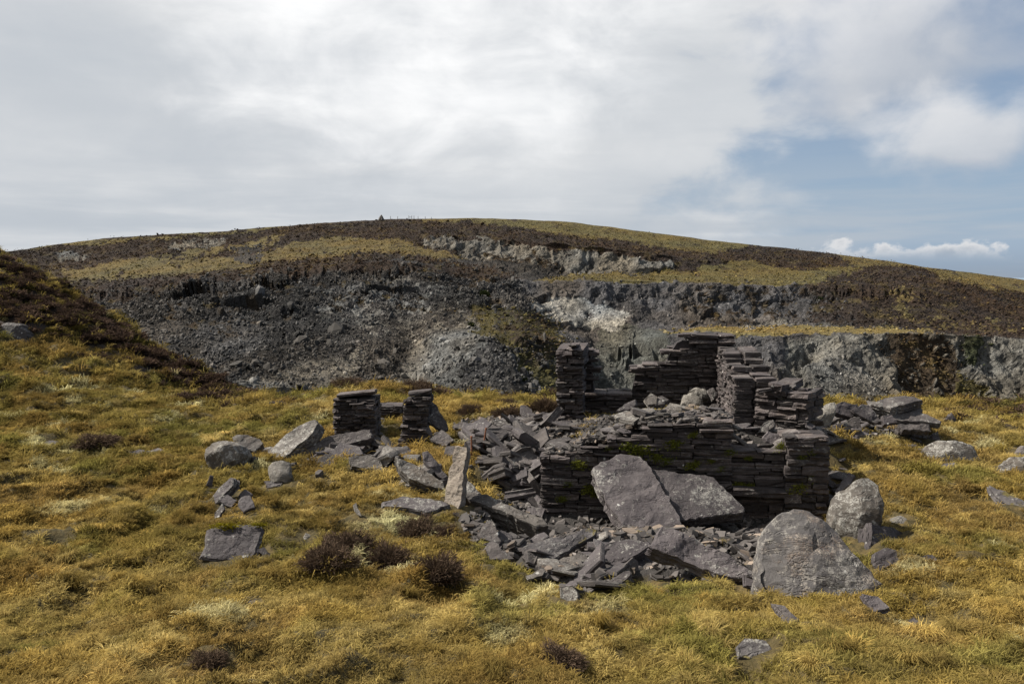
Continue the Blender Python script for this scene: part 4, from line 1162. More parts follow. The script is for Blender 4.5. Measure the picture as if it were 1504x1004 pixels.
# right group
RT('boulder', 'long low grey boulder on the right grass slope', 'boulder', [(1358,656),(1366,647),(1378,642),(1414,644),(1430,651),(1440,671),(1424,680),(1388,679),(1367,668)], 34, -6, .6, 'boulder', dome=.22, fac=.06)
RT('boulder', 'grey boulder cut by the right edge of the view', 'boulder', [(1473,676),(1485,666),(1512,665),(1530,680),(1512,698),(1475,688)], 34, -8, .5, 'boulder', dome=.3, fac=.05)
RT('stone', 'dark stone above the boulder at the right edge', 'stone', [(1494,660),(1500,650),(1516,650),(1516,668),(1498,668)], 30, -8, .3, 'slate_grey', dome=.15)
RT('fallen_slab', 'mossy slab sunk in grass near right edge', sl, [(1453,706),(1471,714),(1508,732),(1508,744),(1482,736),(1464,724)], 60, -10, .14, 'mossy')
RT('stone', 'small dark stone standing in far right grass', 'stone', [(1391,612),(1399,603),(1406,613),(1399,618)], 25, 10, .2, 'slate')
RT('stone', 'small dark stone standing above the long low boulder', 'stone', [(1370,637),(1379,629),(1382,642),(1371,645)], 25, 12, .2, 'slate')
YR = 16.9
RT('boulder', 'pale lichened boulder at the left end of the right pile', 'boulder', [(1183,614),(1197,601),(1213,589),(1226,585),(1227,600),(1218,619),(1206,626),(1188,624)], 30, -16, .4, 'boulder_pale', Y=15.6, dome=.15, fac=.05)
RT('fallen_slab', 'thick flat slab on top of the right slab pile', sl, [(1280,589),(1299,581),(1316,578),(1340,578),(1356,583),(1330,590),(1309,595)], 74, 10, .22, 'slate_grey', Y=YR - .2)
RT('fallen_slab', 'long thin slab pointing right in the right pile', sl, [(1316,601),(1353,601),(1383,614),(1382,618),(1347,615),(1313,612),(1292,608)], 70, 12, .14, 'slate_grey', Y=YR - .3)
RT('fallen_slab', 'dark slab tilted like a roof in the right pile', sl, [(1250,604),(1268,595),(1278,598),(1296,620),(1287,624),(1266,614)], 40, 6, .12, 'slate', Y=YR - .6)
RT('slate', 'small purple slate in front of the right slab pile', 'slate', [(1296,612),(1311,611),(1319,622),(1299,625)], 42, 6, .12, 'slate', Y=YR - .8)
RT('slate', 'upright grey slate at the front of the right pile', 'slate', [(1237,620),(1251,609),(1263,608),(1267,630),(1251,632)], 30, -8, .16, 'slate_grey', Y=15.9)
RT('fallen_slab', 'dark slab at the bottom of the right pile', sl, [(1320,619),(1365,619),(1367,629),(1327,627)], 50, 4, .16, 'slate_grey', Y=YR - .5)
RT('fallen_slab', 'dark leaning slab behind the pale boulder of the right pile', sl, [(1226,590),(1237,586),(1261,589),(1259,602),(1251,609),(1226,603)], 36, 8, .16, 'slate', Y=16.6)
RT('slate', 'flat dark slate lying on grass below the right pile', 'slate', [(1316,630),(1339,627),(1353,641),(1340,643)], 62, 4, .08, 'slate')
RT('fallen_slab', 'thick stacked slab under the top slab of right pile', sl, [(1296,600),(1330,593),(1352,592),(1356,600),(1320,606),(1290,608)], 68, 4, .16, 'slate_grey', Y=YR)
# by the pillars
RT('fallen_slab', 'tall dark slab propped against the leaning pillar', sl, [(622,604),(628,594),(634,592),(641,596),(650,612),(659,632),(650,636),(632,624),(622,614)], 34, 16, .1, 'slate', Y=16.7)
RT('fallen_slab', 'speckled slab lying right of the leaning pillar', sl, [(631,645),(648,632),(668,648),(656,658),(641,653)], 46, 4, .12, 'slate_grey')
RT('slate', 'small slate wedged between leaning pillar and propped slab', 'slate', [(617,622),(630,626),(636,641),(622,636)], 36, 10, .1, 'slate_grey', Y=16.5)
# larger pieces in the spill left of the hut
for k, (ol, el, ya, th, lab) in enumerate([
    ([(664,627),(678,621),(696,622),(696,632),(684,634)], 56, -4, .12, 'flat grey slab at the top left of the slate spill'),
    ([(682,634),(704,633),(706,639),(686,642)], 56, 4, .14, 'grey slab under the topmost slab of the slate spill'),
    ([(716,630),(723,625),(754,637),(746,648),(718,639)], 54, 10, .12, 'broad grey slab beside the taller rusty rod'),
    ([(721,619),(732,616),(748,623),(748,630),(732,628)], 62, 4, .1, 'thin slab at the upper edge of the slate spill'),
    ([(759,622),(766,620),(771,631),(769,639),(760,638)], 22, -8, .1, 'small upright slate at the upper edge of the spill'),
    ([(718,678),(748,674),(749,688),(725,696),(717,688)], 40, -6, .2, 'square grey block in the middle of the slate spill'),
    ([(765,694),(775,676),(791,677),(782,700)], 40, 12, .14, 'oblong grey block close to the corner of front wall'),
    ([(728,666),(770,651),(773,659),(739,673),(727,678)], 58, -8, .12, 'long grey slate above the square block of the spill'),
    ([(694,644),(704,642),(710,652),(698,653)], 44, 8, .1, 'grey slate between the two rusty rods'),
    ([(683,652),(692,650),(693,668),(684,668)], 32, 4, .12, 'upright slate at the foot of the shorter rusty rod')]):
    RT('slate', lab, 'slate', ol, el, ya, th, 'slate_grey')
# the boulders and slabs lying on the fill inside the hut
for (ol, el, ya, th, Y, mt, dm_, lab) in [
    ([(1000,592),(1004,577),(1018,573),(1030,582),(1034,594),(1020,600)], 34, -8, .3, 16.6, 'boulder_pale', .2, 'pale lichened boulder inside the hut by the back wall'),
    ([(1012,572),(1024,566),(1038,570),(1044,580),(1030,584)], 40, 4, .25, 16.9, 'boulder_pale', .2, 'pale stone above the lichened boulder inside the hut'),
    ([(1040,570),(1048,566),(1056,578),(1048,584)], 34, 10, .16, 16.8, 'slate_grey', 0, 'square grey slate in the inner corner of the hut'),
    ([(1034,600),(1046,590),(1058,590),(1052,604),(1038,608)], 40, -10, .18, 16.2, 'slate_grey', 0, 'grey block by the right side wall inside the hut'),
    ([(946,584),(956,574),(966,580),(964,590),(952,592)], 40, -6, .14, 16.4, 'slate_brown', 0, 'pinkish angular slate inside the hut below back wall'),
    ([(962,584),(972,578),(983,584),(976,592),(962,593)], 46, 6, .14, 16.4, 'slate_grey', 0, 'pale slate right of the pinkish one inside the hut'),
    ([(905,600),(922,588),(934,583),(934,592),(922,600)], 46, -18, .1, 16.0, 'slate', 0, 'dark slab tilted up below the window gap'),
    ([(895,607),(918,600),(950,603),(940,612),(912,612)], 64, 2, .12, 15.2, 'slate_brown', 0, 'long flat slab with rusty edge above the front wall'),
    ([(966,612),(968,603),(988,602),(990,612)], 46, 0, .16, 14.1, 'slate_grey', 0, 'squared block standing on top of the front wall'),
    ([(998,612),(1004,603),(1030,602),(1052,606),(1050,612)], 60, 0, .14, 14.0, 'slate_grey', 0, 'long lichened slab lying along top of the front wall'),
    ([(1113,632),(1122,618),(1136,612),(1138,622),(1124,632)], 36, -14, .16, 13.6, 'slate_grey', 0, 'slab tilted up left over the recessed wall panel'),
    ([(1120,640),(1128,630),(1142,634),(1152,648),(1136,652)], 44, 6, .1, 13.1, 'slate', 0, 'square purple slate lying over the recessed wall panel'),
    ([(1136,576),(1150,566),(1166,570),(1168,578),(1150,582)], 60, 4, .1, 14.2, 'slate_brown', 0, 'pale flat slate on top of the wall stump'),
    ([(1226,720),(1246,690),(1256,694),(1244,712),(1230,728)], 40, -25, .09, 12.4, 'slate', 0, 'dark slate propped on the brown-grey boulder by the end pier')]:
    RT('slate' if dm_ == 0 else 'boulder', lab, 'slate' if dm_ == 0 else 'boulder', ol, el, ya, th, mt, Y=Y, dome=dm_, sink=.03)
# ------------------------------------------------------------------ loose slates: every piece a thing of its own
def plate_mesh(name, seed, slim):
    r_ = random.Random(seed); n = r_.choice([4, 5, 5, 6, 7])
    a0 = r_.uniform(0, 6.28); pts = []
    for k in range(n):
        a = a0 + 2 * math.pi * (k + r_.uniform(-.28, .28)) / n; rr = r_.uniform(.38, .56)
        pts.append((math.cos(a) * rr * 1.25, math.sin(a) * rr * (0.9 if not slim else .55)))
    vs = []
    for z, f in ((-.5, .92), (-.15, 1.0 + r_.uniform(-.05, .04)), (.2, 1 + r_.uniform(-.06, .05)), (.5, .95)):
        sx, sy = r_.uniform(-.03, .03), r_.uniform(-.03, .03)
        for (x, y) in pts: vs.append((x * f + sx, y * f + sy, z + r_.uniform(-.09, .09)))
    q = [(n * k + i, n * k + (i + 1) % n, n * (k + 1) + (i + 1) % n, n * (k + 1) + i) for k in range(3) for i in range(n)]
    t3 = []
    for i in range(1, n - 1): t3 += [(0, i + 1, i), (3 * n, 3 * n + i, 3 * n + i + 1)]
    return mesh_np(name, vs, np.array(q), np.array(t3))


PLATES = {}
for mt in ('slate', 'slate_grey', 'slate_brown'):
    PLATES[mt] = []
    for k in range(12):
        me = plate_mesh('loose_%s_%d' % (mt, k), 500 + k * 7 + len(mt), k % 3 == 0); me.materials.append(M[mt]); PLATES[mt].append(me)


def loose(n, poly, label, group, smin, smax, hfun=None, tilt=16, mats=('slate', 'slate_grey'), seed=1, layers=2, Yplane=None, thick=(.09, .22), lift=0.0):
    r_ = random.Random(seed); xs = [p[0] for p in poly]; ys = [p[1] for p in poly]; done = 0; spots = []
    tries = 0
    while done < n and tries < n * 60:
        tries += 1
        px, py = r_.uniform(min(xs), max(xs)), r_.uniform(min(ys), max(ys))
        if not in_poly(np.array([px]), np.array([py]), poly)[0]: continue
        if any((px - a) ** 2 + ((py - b) * 1.6) ** 2 < (7.0 if n > 40 else 10.0) ** 2 for a, b in spots[-(n // layers):]) and r_.random() < .8: continue
        spots.append((px, py))
        lay = done * layers // n
        P = ground_at(px, py) if Yplane is None else at(px, py, Yplane(px, py) if callable(Yplane) else Yplane)
        s = r_.uniform(smin, smax) * (1.25 if lay == 0 else r_.uniform(.6, 1.0))
        mt = r_.choice(mats); me = r_.choice(PLATES[mt])
        o = bpy.data.objects.new('loose_slate', me); COL.objects.link(o)
        th = s * r_.uniform(*thick)
        o.location = (P[0], P[1], P[2] + lift + lay * .05 + th * .2)
        o.scale = (s, s, th)
        e_ = Matrix.Rotation(R(r_.gauss(0, tilt)), 3, 'X') @ Matrix.Rotation(R(r_.gauss(0, tilt)), 3, 'Y') @ Matrix.Rotation(r_.uniform(0, 6.28), 3, 'Z')
        o.rotation_euler = e_.to_euler()
        o['label'] = label; o['category'] = 'slate'; o['group'] = group
        OCC.append((P[0], P[1])); OCC.append((P[0] + s * .3, P[1])); OCC.append((P[0] - s * .3, P[1])); OCC.append((P[0], P[1] + s * .3)); OCC.append((P[0], P[1] - s * .3))
        done += 1


loose(94, [(690,640),(760,612),(830,612),(850,632),(800,648),(796,700),(796,765),(760,742),(735,708),(712,690)], 'loose grey slate in the spill at the left end of the hut', 'slates of the spill left of the hut', .34, .74, tilt=20, seed=3, layers=3)
fy = lambda px, py: on_front(px)[1] + .12 + (655 - py) * .015 if False else None


def top_y(px, py):
    s, tt = on_front(px); return tt + .3


# jumbled top of the front wall: small slates lying on the courses
r_ = random.Random(77)
for k in range(46):
    px = r_.uniform(800, 1074); s_, tt = on_front(px)
    zt = float(np.interp(s_, [p[0] for p in pr], [p[1] for p in pr]))
    d = r_.uniform(.1, 1.25); P = A0 + fa * s_ + fb * d
    mt = r_.choice(['slate', 'slate_grey', 'slate_grey', 'slate_brown']); s = r_.uniform(.2, .48); th = s * r_.uniform(.1, .22)
    o = bpy.data.objects.new('loose_slate', r_.choice(PLATES[mt])); COL.objects.link(o)
    gz = float(ground_z(np.array([P[0]]), np.array([P[1]]))[0])
    z = zt + r_.uniform(-.03, .1) if d < .62 else max(gz + .03, zt - (d - .62) * .35 + r_.uniform(-.06, .1))
    o.location = (P[0], P[1], z); o.scale = (s, s, th)
    o.rotation_euler = (R(r_.gauss(0, 9)), R(r_.gauss(0, 9)), r_.uniform(0, 6.28))
    o['label'] = 'loose slate lying on the broken top of the front wall'; o['category'] = 'slate'; o['group'] = 'slates on top of the front wall'
loose(26, [(880,600),(940,582),(1000,575),(1058,585),(1062,612),(960,612),(890,612)], 'loose slate on the rubble fill inside the hut', 'slates inside the hut', .2, .45, tilt=16, mats=('slate', 'slate_grey', 'slate_brown'), seed=5, layers=2)
loose(36, [(762,800),(800,800),(860,790),(930,815),(945,835),(925,862),(880,870),(840,868),(800,838)], 'loose laminated slate in the front rubble below the big slabs', 'slates of the front rubble', .26, .58, tilt=17, mats=('slate_brown', 'slate_grey', 'slate'), seed=6, layers=3, thick=(.08, .18))
loose(10, [(800,780),(880,770),(960,778),(1110,772),(1118,800),(1060,812),(990,790),(900,800),(830,812)], 'loose slate between front wall and the fallen slabs', 'slates at the foot of front wall', .18, .42, tilt=20, mats=('slate_grey', 'slate', 'slate_brown'), seed=7, layers=2)
loose(30, [(1188,640),(1195,615),(1240,600),(1300,600),(1340,625),(1290,622),(1240,645)], 'loose slate among the right slab pile', 'slates of the right pile', .3, .75, tilt=18, mats=('slate_grey', 'slate', 'slate_brown'), seed=8, layers=2)
loose(14, [(1080,650),(1078,628),(1110,618),(1160,615),(1215,625),(1218,640),(1160,640),(1150,662)], 'loose slate heaped over the low middle of front wall', 'slates over the recessed panel', .2, .42, tilt=20, mats=('slate_grey', 'slate'), seed=9, layers=2, Yplane=lambda px, py: 12.95 + (662 - py) * .028, thick=(.1, .24))
loose(10, [(1116,572),(1130,562),(1188,575),(1192,620),(1140,600)], 'loose slate heaped on the wall stump beyond the doorway', 'slates on the wall stump', .2, .4, tilt=16, mats=('slate_grey', 'slate'), seed=10, layers=2, Yplane=lambda px, py: 14.05 + (620 - py) * .006)
loose(22, [(470,660),(520,650),(560,650),(600,668),(640,700),(600,690),(560,680),(480,685)], 'loose slate among the slabs below the two pillars', 'slates below the pillars', .3, .7, tilt=18, mats=('slate_brown', 'slate_grey', 'slate'), seed=12, layers=2)
loose(12, [(1180,642),(1192,618),(1225,618),(1262,640),(1235,652)], 'loose slate at the left foot of the right slab pile', 'slates joining hut and right pile', .3, .6, tilt=18, mats=('slate_grey', 'slate', 'slate_brown'), seed=43)
loose(16, [(385,662),(470,654),(560,668),(640,700),(655,722),(600,700),(520,684),(440,682)], 'large loose slate in the row of fallen slabs on the left', 'slates of the left slab row', .45, .85, tilt=18, mats=('slate_brown', 'slate_grey', 'slate'), seed=41, layers=2, thick=(.1, .22))
loose(5, [(548,612),(585,606),(590,650),(560,640)], 'loose slate between the two pillars', 'slates between the pillars', .15, .35, tilt=18, mats=('slate_brown', 'slate_grey'), seed=13)
loose(7, [(640,640),(700,632),(712,660),(690,690),(660,660)], 'small slate in grass behind the upright post', 'slates behind the post', .15, .36, tilt=16, mats=('slate_grey',), seed=14)
loose(6, [(1312,648),(1330,636),(1362,660),(1366,672),(1340,664)], 'small slate left of the long low right boulder', 'slates by the right boulder', .15, .32, tilt=14, mats=('slate_grey',), seed=15)
loose(10, [(1222,690),(1236,676),(1258,700),(1240,745),(1222,750)], 'small slate between end pier and brown-grey boulder', 'slates by the end pier', .15, .34, tilt=25, mats=('slate', 'slate_grey'), seed=16)
loose(6, [(350,655),(400,665),(470,685),(490,700),(440,695),(360,680)], 'small stone in grass in front of the left slabs', 'small stones by the left slabs', .08, .2, tilt=25, mats=('slate_grey', 'slate_brown'), seed=17, thick=(.3, .6))
loose(6, [(1100,770),(1135,790),(1125,830),(1110,845),(1090,820)], 'small stone wedged beside the triangular boulder', 'small stones by the triangular boulder', .14, .3, tilt=30, mats=('slate_grey', 'slate_brown'), seed=18)

# small broken slate that fills the heaps, too small to pick apart
def chips():
    r_ = np.random.default_rng(55)
    pts = []; sc = []
    areas = [(RUBBLE[0], 4600, .05, .24), (RUBBLE[1], 900, .06, .22), (RUBBLE[2], 420, .05, .16)]
    for pl, n, a, b in areas:
        xs = [p[0] for p in pl]; ys = [p[1] for p in pl]
        # spread evenly over the ground, not over the picture
        G0 = np.array([ground_at(p[0], p[1]) for p in pl])
        x = r_.uniform(G0[:, 0].min(), G0[:, 0].max(), n * 4); y = r_.uniform(G0[:, 1].min(), G0[:, 1].max(), n * 4)
        z = ground_z(x, y); qx, qy = project(np.stack([x, y, z], -1))
        k = in_poly(qx + r_.normal(0, 4, n * 4), qy + r_.normal(0, 3, n * 4), pl)
        k = np.nonzero(k)[0][:n]
        pts.append(np.stack([x[k], y[k], z[k] + .01], -1)); sc.append(np.exp(r_.uniform(math.log(a), math.log(b), len(k))))
    x = r_.uniform(.7, 4.3, 1500); y = r_.uniform(13.6, 17.4, 1500)
    pts.append(np.stack([x, y, ground_z(x, y) + .01], -1)); sc.append(np.exp(r_.uniform(math.log(.06), math.log(.22), 1500)))
    for q0, q1, zt, tk in [(A0, A0 + fa * sA, pr, .62)]:
        n = 700; s_ = r_.uniform(0.05, sA, n); d = r_.uniform(.08, .8, n); P = A0[None] + fa[None] * s_[:, None] + fb[None] * d[:, None]
        z = np.interp(s_, [p[0] for p in pr], [p[1] for p in pr]) + r_.uniform(-.06, .03, n) - np.maximum(0, d - .6) * .5
        pts.append(np.stack([P[:, 0], P[:, 1], z], -1)); sc.append(r_.uniform(.05, .16, n))
    pts = np.concatenate(pts); sc = np.concatenate(sc); n = len(pts)
    tn = np.array([0.062, 0.054, 0.050]) * np.exp(r_.normal(0, .35, (n, 1))) * np.where(r_.random((n, 1)) < .12, np.array([[1.9, 1.7, 1.45]]), 1.0)
    rot = np.stack([r_.normal(0, .33, n), r_.normal(0, .33, n), r_.uniform(0, 6.28, n)], -1)
    m, t, b = new_mat('broken_slate')
    a_ = t.new('ShaderNodeAttribute', attribute_type='INSTANCER', attribute_name='tint'); p_ = t.new('ShaderNodeNewGeometry').outputs['Position']
    t.put(b.inputs['Base Color'], t.mix(1.0, a_.outputs['Color'], t.mix(t.noise(p_, 16, 5, .7), (.45, .45, .45), (1.5, 1.5, 1.45)), 'MULTIPLY')); b.inputs['Roughness'].default_value = .8
    scatter('slate_rubble', 'small broken slate fragments filling the heaps round the hut', 'rubble', pts, rot, np.stack([sc, sc, sc * r_.uniform(.18, .42, n)], -1), r_.integers(0, 10, n), tn, [plate_mesh('broken_slate_%d' % k, 900 + k, k % 3 == 0) for k in range(10)], m)


chips()

# two rusty iron rods
for px0, py0, px1, py1, lab in [(692.5, 672, 692.5, 640, 'shorter rusty iron rod standing behind the pale post'), (709, 662, 714, 628, 'taller rusty iron rod leaning right in the slate spill')]:
    A = ground_at(px0, py0); B = at(px1, py1, A[1])
    bm = bmesh.new()
    d = Vector(B - A); Lr = d.length
    bmesh.ops.create_cone(bm, cap_ends=True, segments=8, radius1=.017, radius2=.015, depth=Lr + .3, matrix=Matrix.Translation((0, 0, Lr / 2 - .15)))
    bmesh.ops.create_cone(bm, cap_ends=True, segments=8, radius1=.024, radius2=.02, depth=.03, matrix=Matrix.Translation((0, 0, Lr - .015)))
    me = bpy.data.meshes.new('iron_rod'); bm.to_mesh(me); bm.free()
    o = obj('iron_rod', me, M['rust'], label=lab, cat='rod', group='rusty iron rods')
    o.location = A; o.rotation_euler = d.to_track_quat('Z', 'Y').to_euler()

# ------------------------------------------------------------------ heather bushes, moss, gorse
def bush_mesh(name, seed, twigs=900, droop=.2, leaf=1.0, flat=.62):
    r_ = np.random.default_rng(seed)
    vs = []; q = []; sh = []
    for k in range(twigs):
        a = r_.uniform(0, 6.283); ph = math.acos(r_.uniform(.05, 1)); rr = r_.uniform(.55, 1.0) * (1 + .18 * math.sin(a * 3 + seed) + .12 * math.sin(a * 5 + ph * 4))
        d = np.array([math.cos(a) * math.sin(ph), math.sin(a) * math.sin(ph), math.cos(ph) * flat + .12])
        tip = d * rr * .5
        root = np.array([d[0] * .18, d[1] * .18, 0.0]) if k % 3 else tip * r_.uniform(.45, .75)
        mid = (root + tip) / 2 + r_.normal(0, .03, 3) + np.array([0, 0, .03])
        tip = tip + r_.normal(0, .03, 3)
        side = np.cross(d, r_.normal(0, 1, 3)); side /= np.linalg.norm(side) + 1e-6
        w_ = .0075 * leaf; b_ = len(vs)
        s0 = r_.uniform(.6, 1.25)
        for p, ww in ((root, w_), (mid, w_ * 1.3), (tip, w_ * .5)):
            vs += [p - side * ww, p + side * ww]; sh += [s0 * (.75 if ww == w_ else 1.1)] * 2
        q += [(b_, b_ + 1, b_ + 3, b_ + 2), (b_ + 2, b_ + 3, b_ + 5, b_ + 4)]
        for j in range(3):                      # side sprigs
            f = r_.uniform(.35, 1); p = mid * (1 - f) + tip * f; e = r_.normal(0, 1, 3); e /= np.linalg.norm(e); e = e * .6 + d * .8
            s2 = np.cross(e, side); s2 /= np.linalg.norm(s2) + 1e-6
            ln = r_.uniform(.04, .085); b_ = len(vs)
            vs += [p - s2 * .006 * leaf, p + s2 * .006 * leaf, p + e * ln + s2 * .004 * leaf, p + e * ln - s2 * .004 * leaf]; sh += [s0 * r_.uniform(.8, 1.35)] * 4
            q += [(b_, b_ + 1, b_ + 2, b_ + 3)]
    me = mesh_np(name, vs, np.array(q))
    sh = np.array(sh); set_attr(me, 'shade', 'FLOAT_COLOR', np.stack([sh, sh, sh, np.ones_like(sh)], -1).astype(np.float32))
    return me


BUSH = [bush_mesh('heather_%d' % k, 40 + k, 1700, leaf=.75) for k in range(4)]
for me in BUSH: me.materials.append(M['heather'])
for k, (px, py, wd, ht, lab) in enumerate([
    (478, 838, 84, 1.0, 'large dark brown heather bush in the foreground grass'), (508, 812, 70, .9, 'heather bush rising behind the largest foreground bush'),
    (562, 842, 86, 1.0, 'low thin heather bush between the large bush and a right neighbour'), (642, 856, 78, 1.1, 'brown heather bush rightmost of the foreground row'),
    (612, 790, 62, 1.0, 'dark heather bush just below the flat slab by the post'), (650, 788, 46, .7, 'smaller heather bush right below the pale stone post'),
    (822, 985, 80, .8, 'dark heather bush at the bottom centre of the view'), (300, 985, 60, .9, 'greyish heather bush at the bottom left foreground'),
    (690, 610, 36, 1.0, 'round heather bush left in the row behind the slate spill'), (748, 614, 44, .9, 'round heather bush middle in the row behind the slate spill'),
    (800, 606, 44, 1.1, 'heather bush beside the ragged stub of side wall'), (808, 584, 30, 1.0, 'small heather bush above the one by the wall stub'),
    (742, 596, 30, .8, 'small heather bush on the skyline of the terrace'),
    (612, 578, 50, .9, 'heather bush behind the leaning pillar'), (510, 568, 44, .7, 'flat heather bush on top of the grassy knoll'),
    (130, 655, 70, .5, 'low greyish heather bush below the left hillside'), (1352, 634, 40, .7, 'low heather bush beside the right slab pile')]):
    P = ground_at(px, py)
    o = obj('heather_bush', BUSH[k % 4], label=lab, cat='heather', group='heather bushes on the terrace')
    s = wd / FPX * P[1] * 1.15; ht *= 1.05
    o.location = (P[0], P[1] + s * .2, P[2] - .03 * s); o.scale = (s, s * .9, s * ht); o.rotation_euler = (0, 0, rng.uniform(0, 6.28))
    for a_ in range(3): OCC.append((P[0] + rng.gauss(0, s * .2), P[1] + s * .2 + rng.gauss(0, s * .18)))


def fern_mesh(name, seed):
    r_ = np.random.default_rng(seed); vs = []; q = []; sh = []
    for k in range(150):
        c = np.array([r_.normal(0, .28), r_.uniform(-.28, .12), r_.normal(0, .2)])
        for j in range(3):
            d = r_.normal(0, 1, 3); d[1] = -abs(d[1]); d[2] += .4; d /= np.linalg.norm(d); s_ = np.cross(d, r_.normal(0, 1, 3)); s_ /= np.linalg.norm(s_)
            l = r_.uniform(.08, .2); b_ = len(vs)
            vs += [c, c + d * l * .5 + s_ * .035, c + d * l, c + d * l * .5 - s_ * .035]; q += [(b_, b_ + 1, b_ + 2, b_ + 3)]; sh += [r_.uniform(.5, 1.4)] * 4
    me = mesh_np(name, vs, np.array(q)); sh = np.array(sh)
    set_attr(me, 'shade', 'FLOAT_COLOR', np.stack([sh, sh, sh, np.ones_like(sh)], -1).astype(np.float32))
    return me


FERN = [fern_mesh('moss_%d' % k, k) for k in range(3)]
for me in FERN: me.materials.append(M['fern'])
for k, (px, py, wd) in enumerate([(928,658,30),(945,660,26),(992,652,26),(1018,638,14),(966,672,22),(980,676,18),(1018,682,22),(1046,676,12),(1060,688,12),(1086,711,20),(1102,713,16),(1150,654,20),(1174,716,28),(1196,662,18),(1178,672,14),(868,716,26),(874,724,20),(852,682,22),(836,710,16),(826,732,18),(1072,664,14),(1100,672,12),(896,657,12),(1196,702,14)]):
    s_, tt = on_front(px); tt += .06 if 1076 < px < 1157 else -.03
    P = at(px, py, tt)
    o = obj('moss_tuft', FERN[k % 3], label='small green moss tuft growing from a joint of the front wall', cat='moss', group='green moss tufts on the front wall')
    s = wd / FPX * tt * .95; o.location = P; o.scale = (s * 1.1, s * .6, s * .8); o.rotation_euler = (0, rng.uniform(-.4, .4), 0)
for px, py, wd, lab in [(335,775,48,'yellow moss cushion along the top edge of broad flat slab'), (380,778,30,'small yellow moss cushion at the corner of broad flat slab'), (316,722,22,'yellow green moss cushion on the left slate cluster')]:
    P = ground_at(px, py)
    if py > 760:
        mv = np.array([tuple(MOSSY.matrix_world @ v.co) for v in MOSSY.data.vertices if v.co.z > -.03]); mx_, my_ = project(mv)
        P = mv[int(np.argmin((mx_ - px) ** 2 + (my_ - 776) ** 2))]
    s = wd / FPX * P[1]
    o = obj('moss_cushion', FERN[0].copy(), label=lab, cat='moss', group='moss cushions')
    o.data.materials.clear(); o.data.materials.append(M.setdefault('ymoss', plant_mat('yellow_moss', (0.22, 0.18, 0.012), (0.19, 0.17, 0.02), .3)))
    o.location = P + np.array([0, 0, .03]); o.scale = (s * .8, s * .35, s * .3)

# dark gorse shrubs on the far slope
GB = bush_mesh('gorse', 91, 500, leaf=5.0, flat=1.0); GB.materials.append(M['gorse'])


def hill_at(px, py):
    d = (HX.ravel() - px) ** 2 + (HY_.ravel() - py) ** 2
    return HPd[int(np.argmin(d + 1e6 * (np.arange(N) < nb * NC)))]


for px, py, wd, lab in [(710,446,15,'dark green gorse shrub high on the scree left of the pale cliff'), (692,478,13,'dark green gorse shrub beside the mossy quarry mound'), (772,548,16,'dark green gorse shrub low on the mossy quarry mound'), (765,562,12,'small dark shrub at the foot of the mossy quarry mound'), (1205,437,10,'dark shrub on the heather slope right of the upper bench')]:
    P = hill_at(px, py); s = wd / FPX * P[1]
    o = obj('gorse_shrub', GB, label=lab, cat='shrub', group='gorse shrubs on the far slope')
    o.location = P - np.array([0, .5, .3]); o.scale = (s, s, s * 1.1); o.rotation_euler = (0, 0, px)

# cairn and fence posts on the skyline
P = hill_at(560, 323)
cz = obj('cairn', None, label='small pointed stone cairn on the skyline of the hill', cat='cairn'); cz.location = P + np.array([0, -1, -.1])
cb = block_mesh('cairn_stone', 5); cb.materials.append(M['boulder'])
r_ = random.Random(4)
for lay, (n_, rad) in enumerate([(9, .95), (8, .75), (6, .5), (4, .3), (1, .0)]):
    for k in range(n_):
        a = 6.283 * k / n_ + lay * .4
        o = bpy.data.objects.new('cairn_stone', cb); COL.objects.link(o); o.parent = cz
        o.location = (math.cos(a) * rad, math.sin(a) * rad, .2 + lay * .42); o.scale = (.95, .85, .75); o.rotation_euler = (r_.uniform(-.4, .4), r_.uniform(-.4, .4), r_.uniform(0, 6))
for k, (px, hgt, lab) in enumerate([(574.5, 1.0, 'fence post just right of the skyline cairn'), (584.5, 1.25, 'second fence post right of the skyline cairn'), (608.5, 1.2, 'fence post right beside the skyline stile'), (614.5, 1.15, 'second fence post right of the skyline stile'), (624.5, 1.1, 'fence post third right of the skyline stile'), (634.5, .9, 'rightmost fence post on the skyline')]):
    P = hill_at(px, 322); bm = bmesh.new()
    bmesh.ops.create_cone(bm, cap_ends=True, segments=7, radius1=.11, radius2=.09, depth=hgt + .6, matrix=Matrix.Translation((0, 0, hgt / 2 - .3)))
    bmesh.ops.create_cone(bm, cap_ends=True, segments=7, radius1=.09, radius2=.02, depth=.12, matrix=Matrix.Translation((0, 0, hgt + .06)))
    me = bpy.data.meshes.new('fence_post'); bm.to_mesh(me); bm.free()
    o = obj('fence_post', me, M['wood'], label=lab, cat='post', group='fence posts on the skyline'); o.location = P + np.array([0, -1, 0])
P0_ = hill_at(600.5, 322); st = obj('stile', None, label='wooden H-shaped stile on the skyline fence', cat='stile'); st.location = P0_ + np.array([0, -1, 0])
bm = bmesh.new(); bmesh.ops.create_cube(bm, size=1, matrix=Matrix.Diagonal((.16, .14, 1.9, 1))); bmesh.ops.bevel(bm, geom=list(bm.edges), offset=.02, segments=1, affect='EDGES'); pm_ = bpy.data.meshes.new('post'); bm.to_mesh(pm_); bm.free(); pm_.materials.append(M['wood'])
for dx in (0, 1.2):
    o = bpy.data.objects.new('post', pm_); COL.objects.link(o); o.parent = st; o.location = (dx, 0, .35)
bm = bmesh.new(); bmesh.ops.create_cube(bm, size=1, matrix=Matrix.Diagonal((1.04, .06, .14, 1))); me = bpy.data.meshes.new('rail'); bm.to_mesh(me); bm.free(); me.materials.append(M['wood'])
o = bpy.data.objects.new('rail', me); COL.objects.link(o); o.parent = st; o.location = (.6, 0, .62)

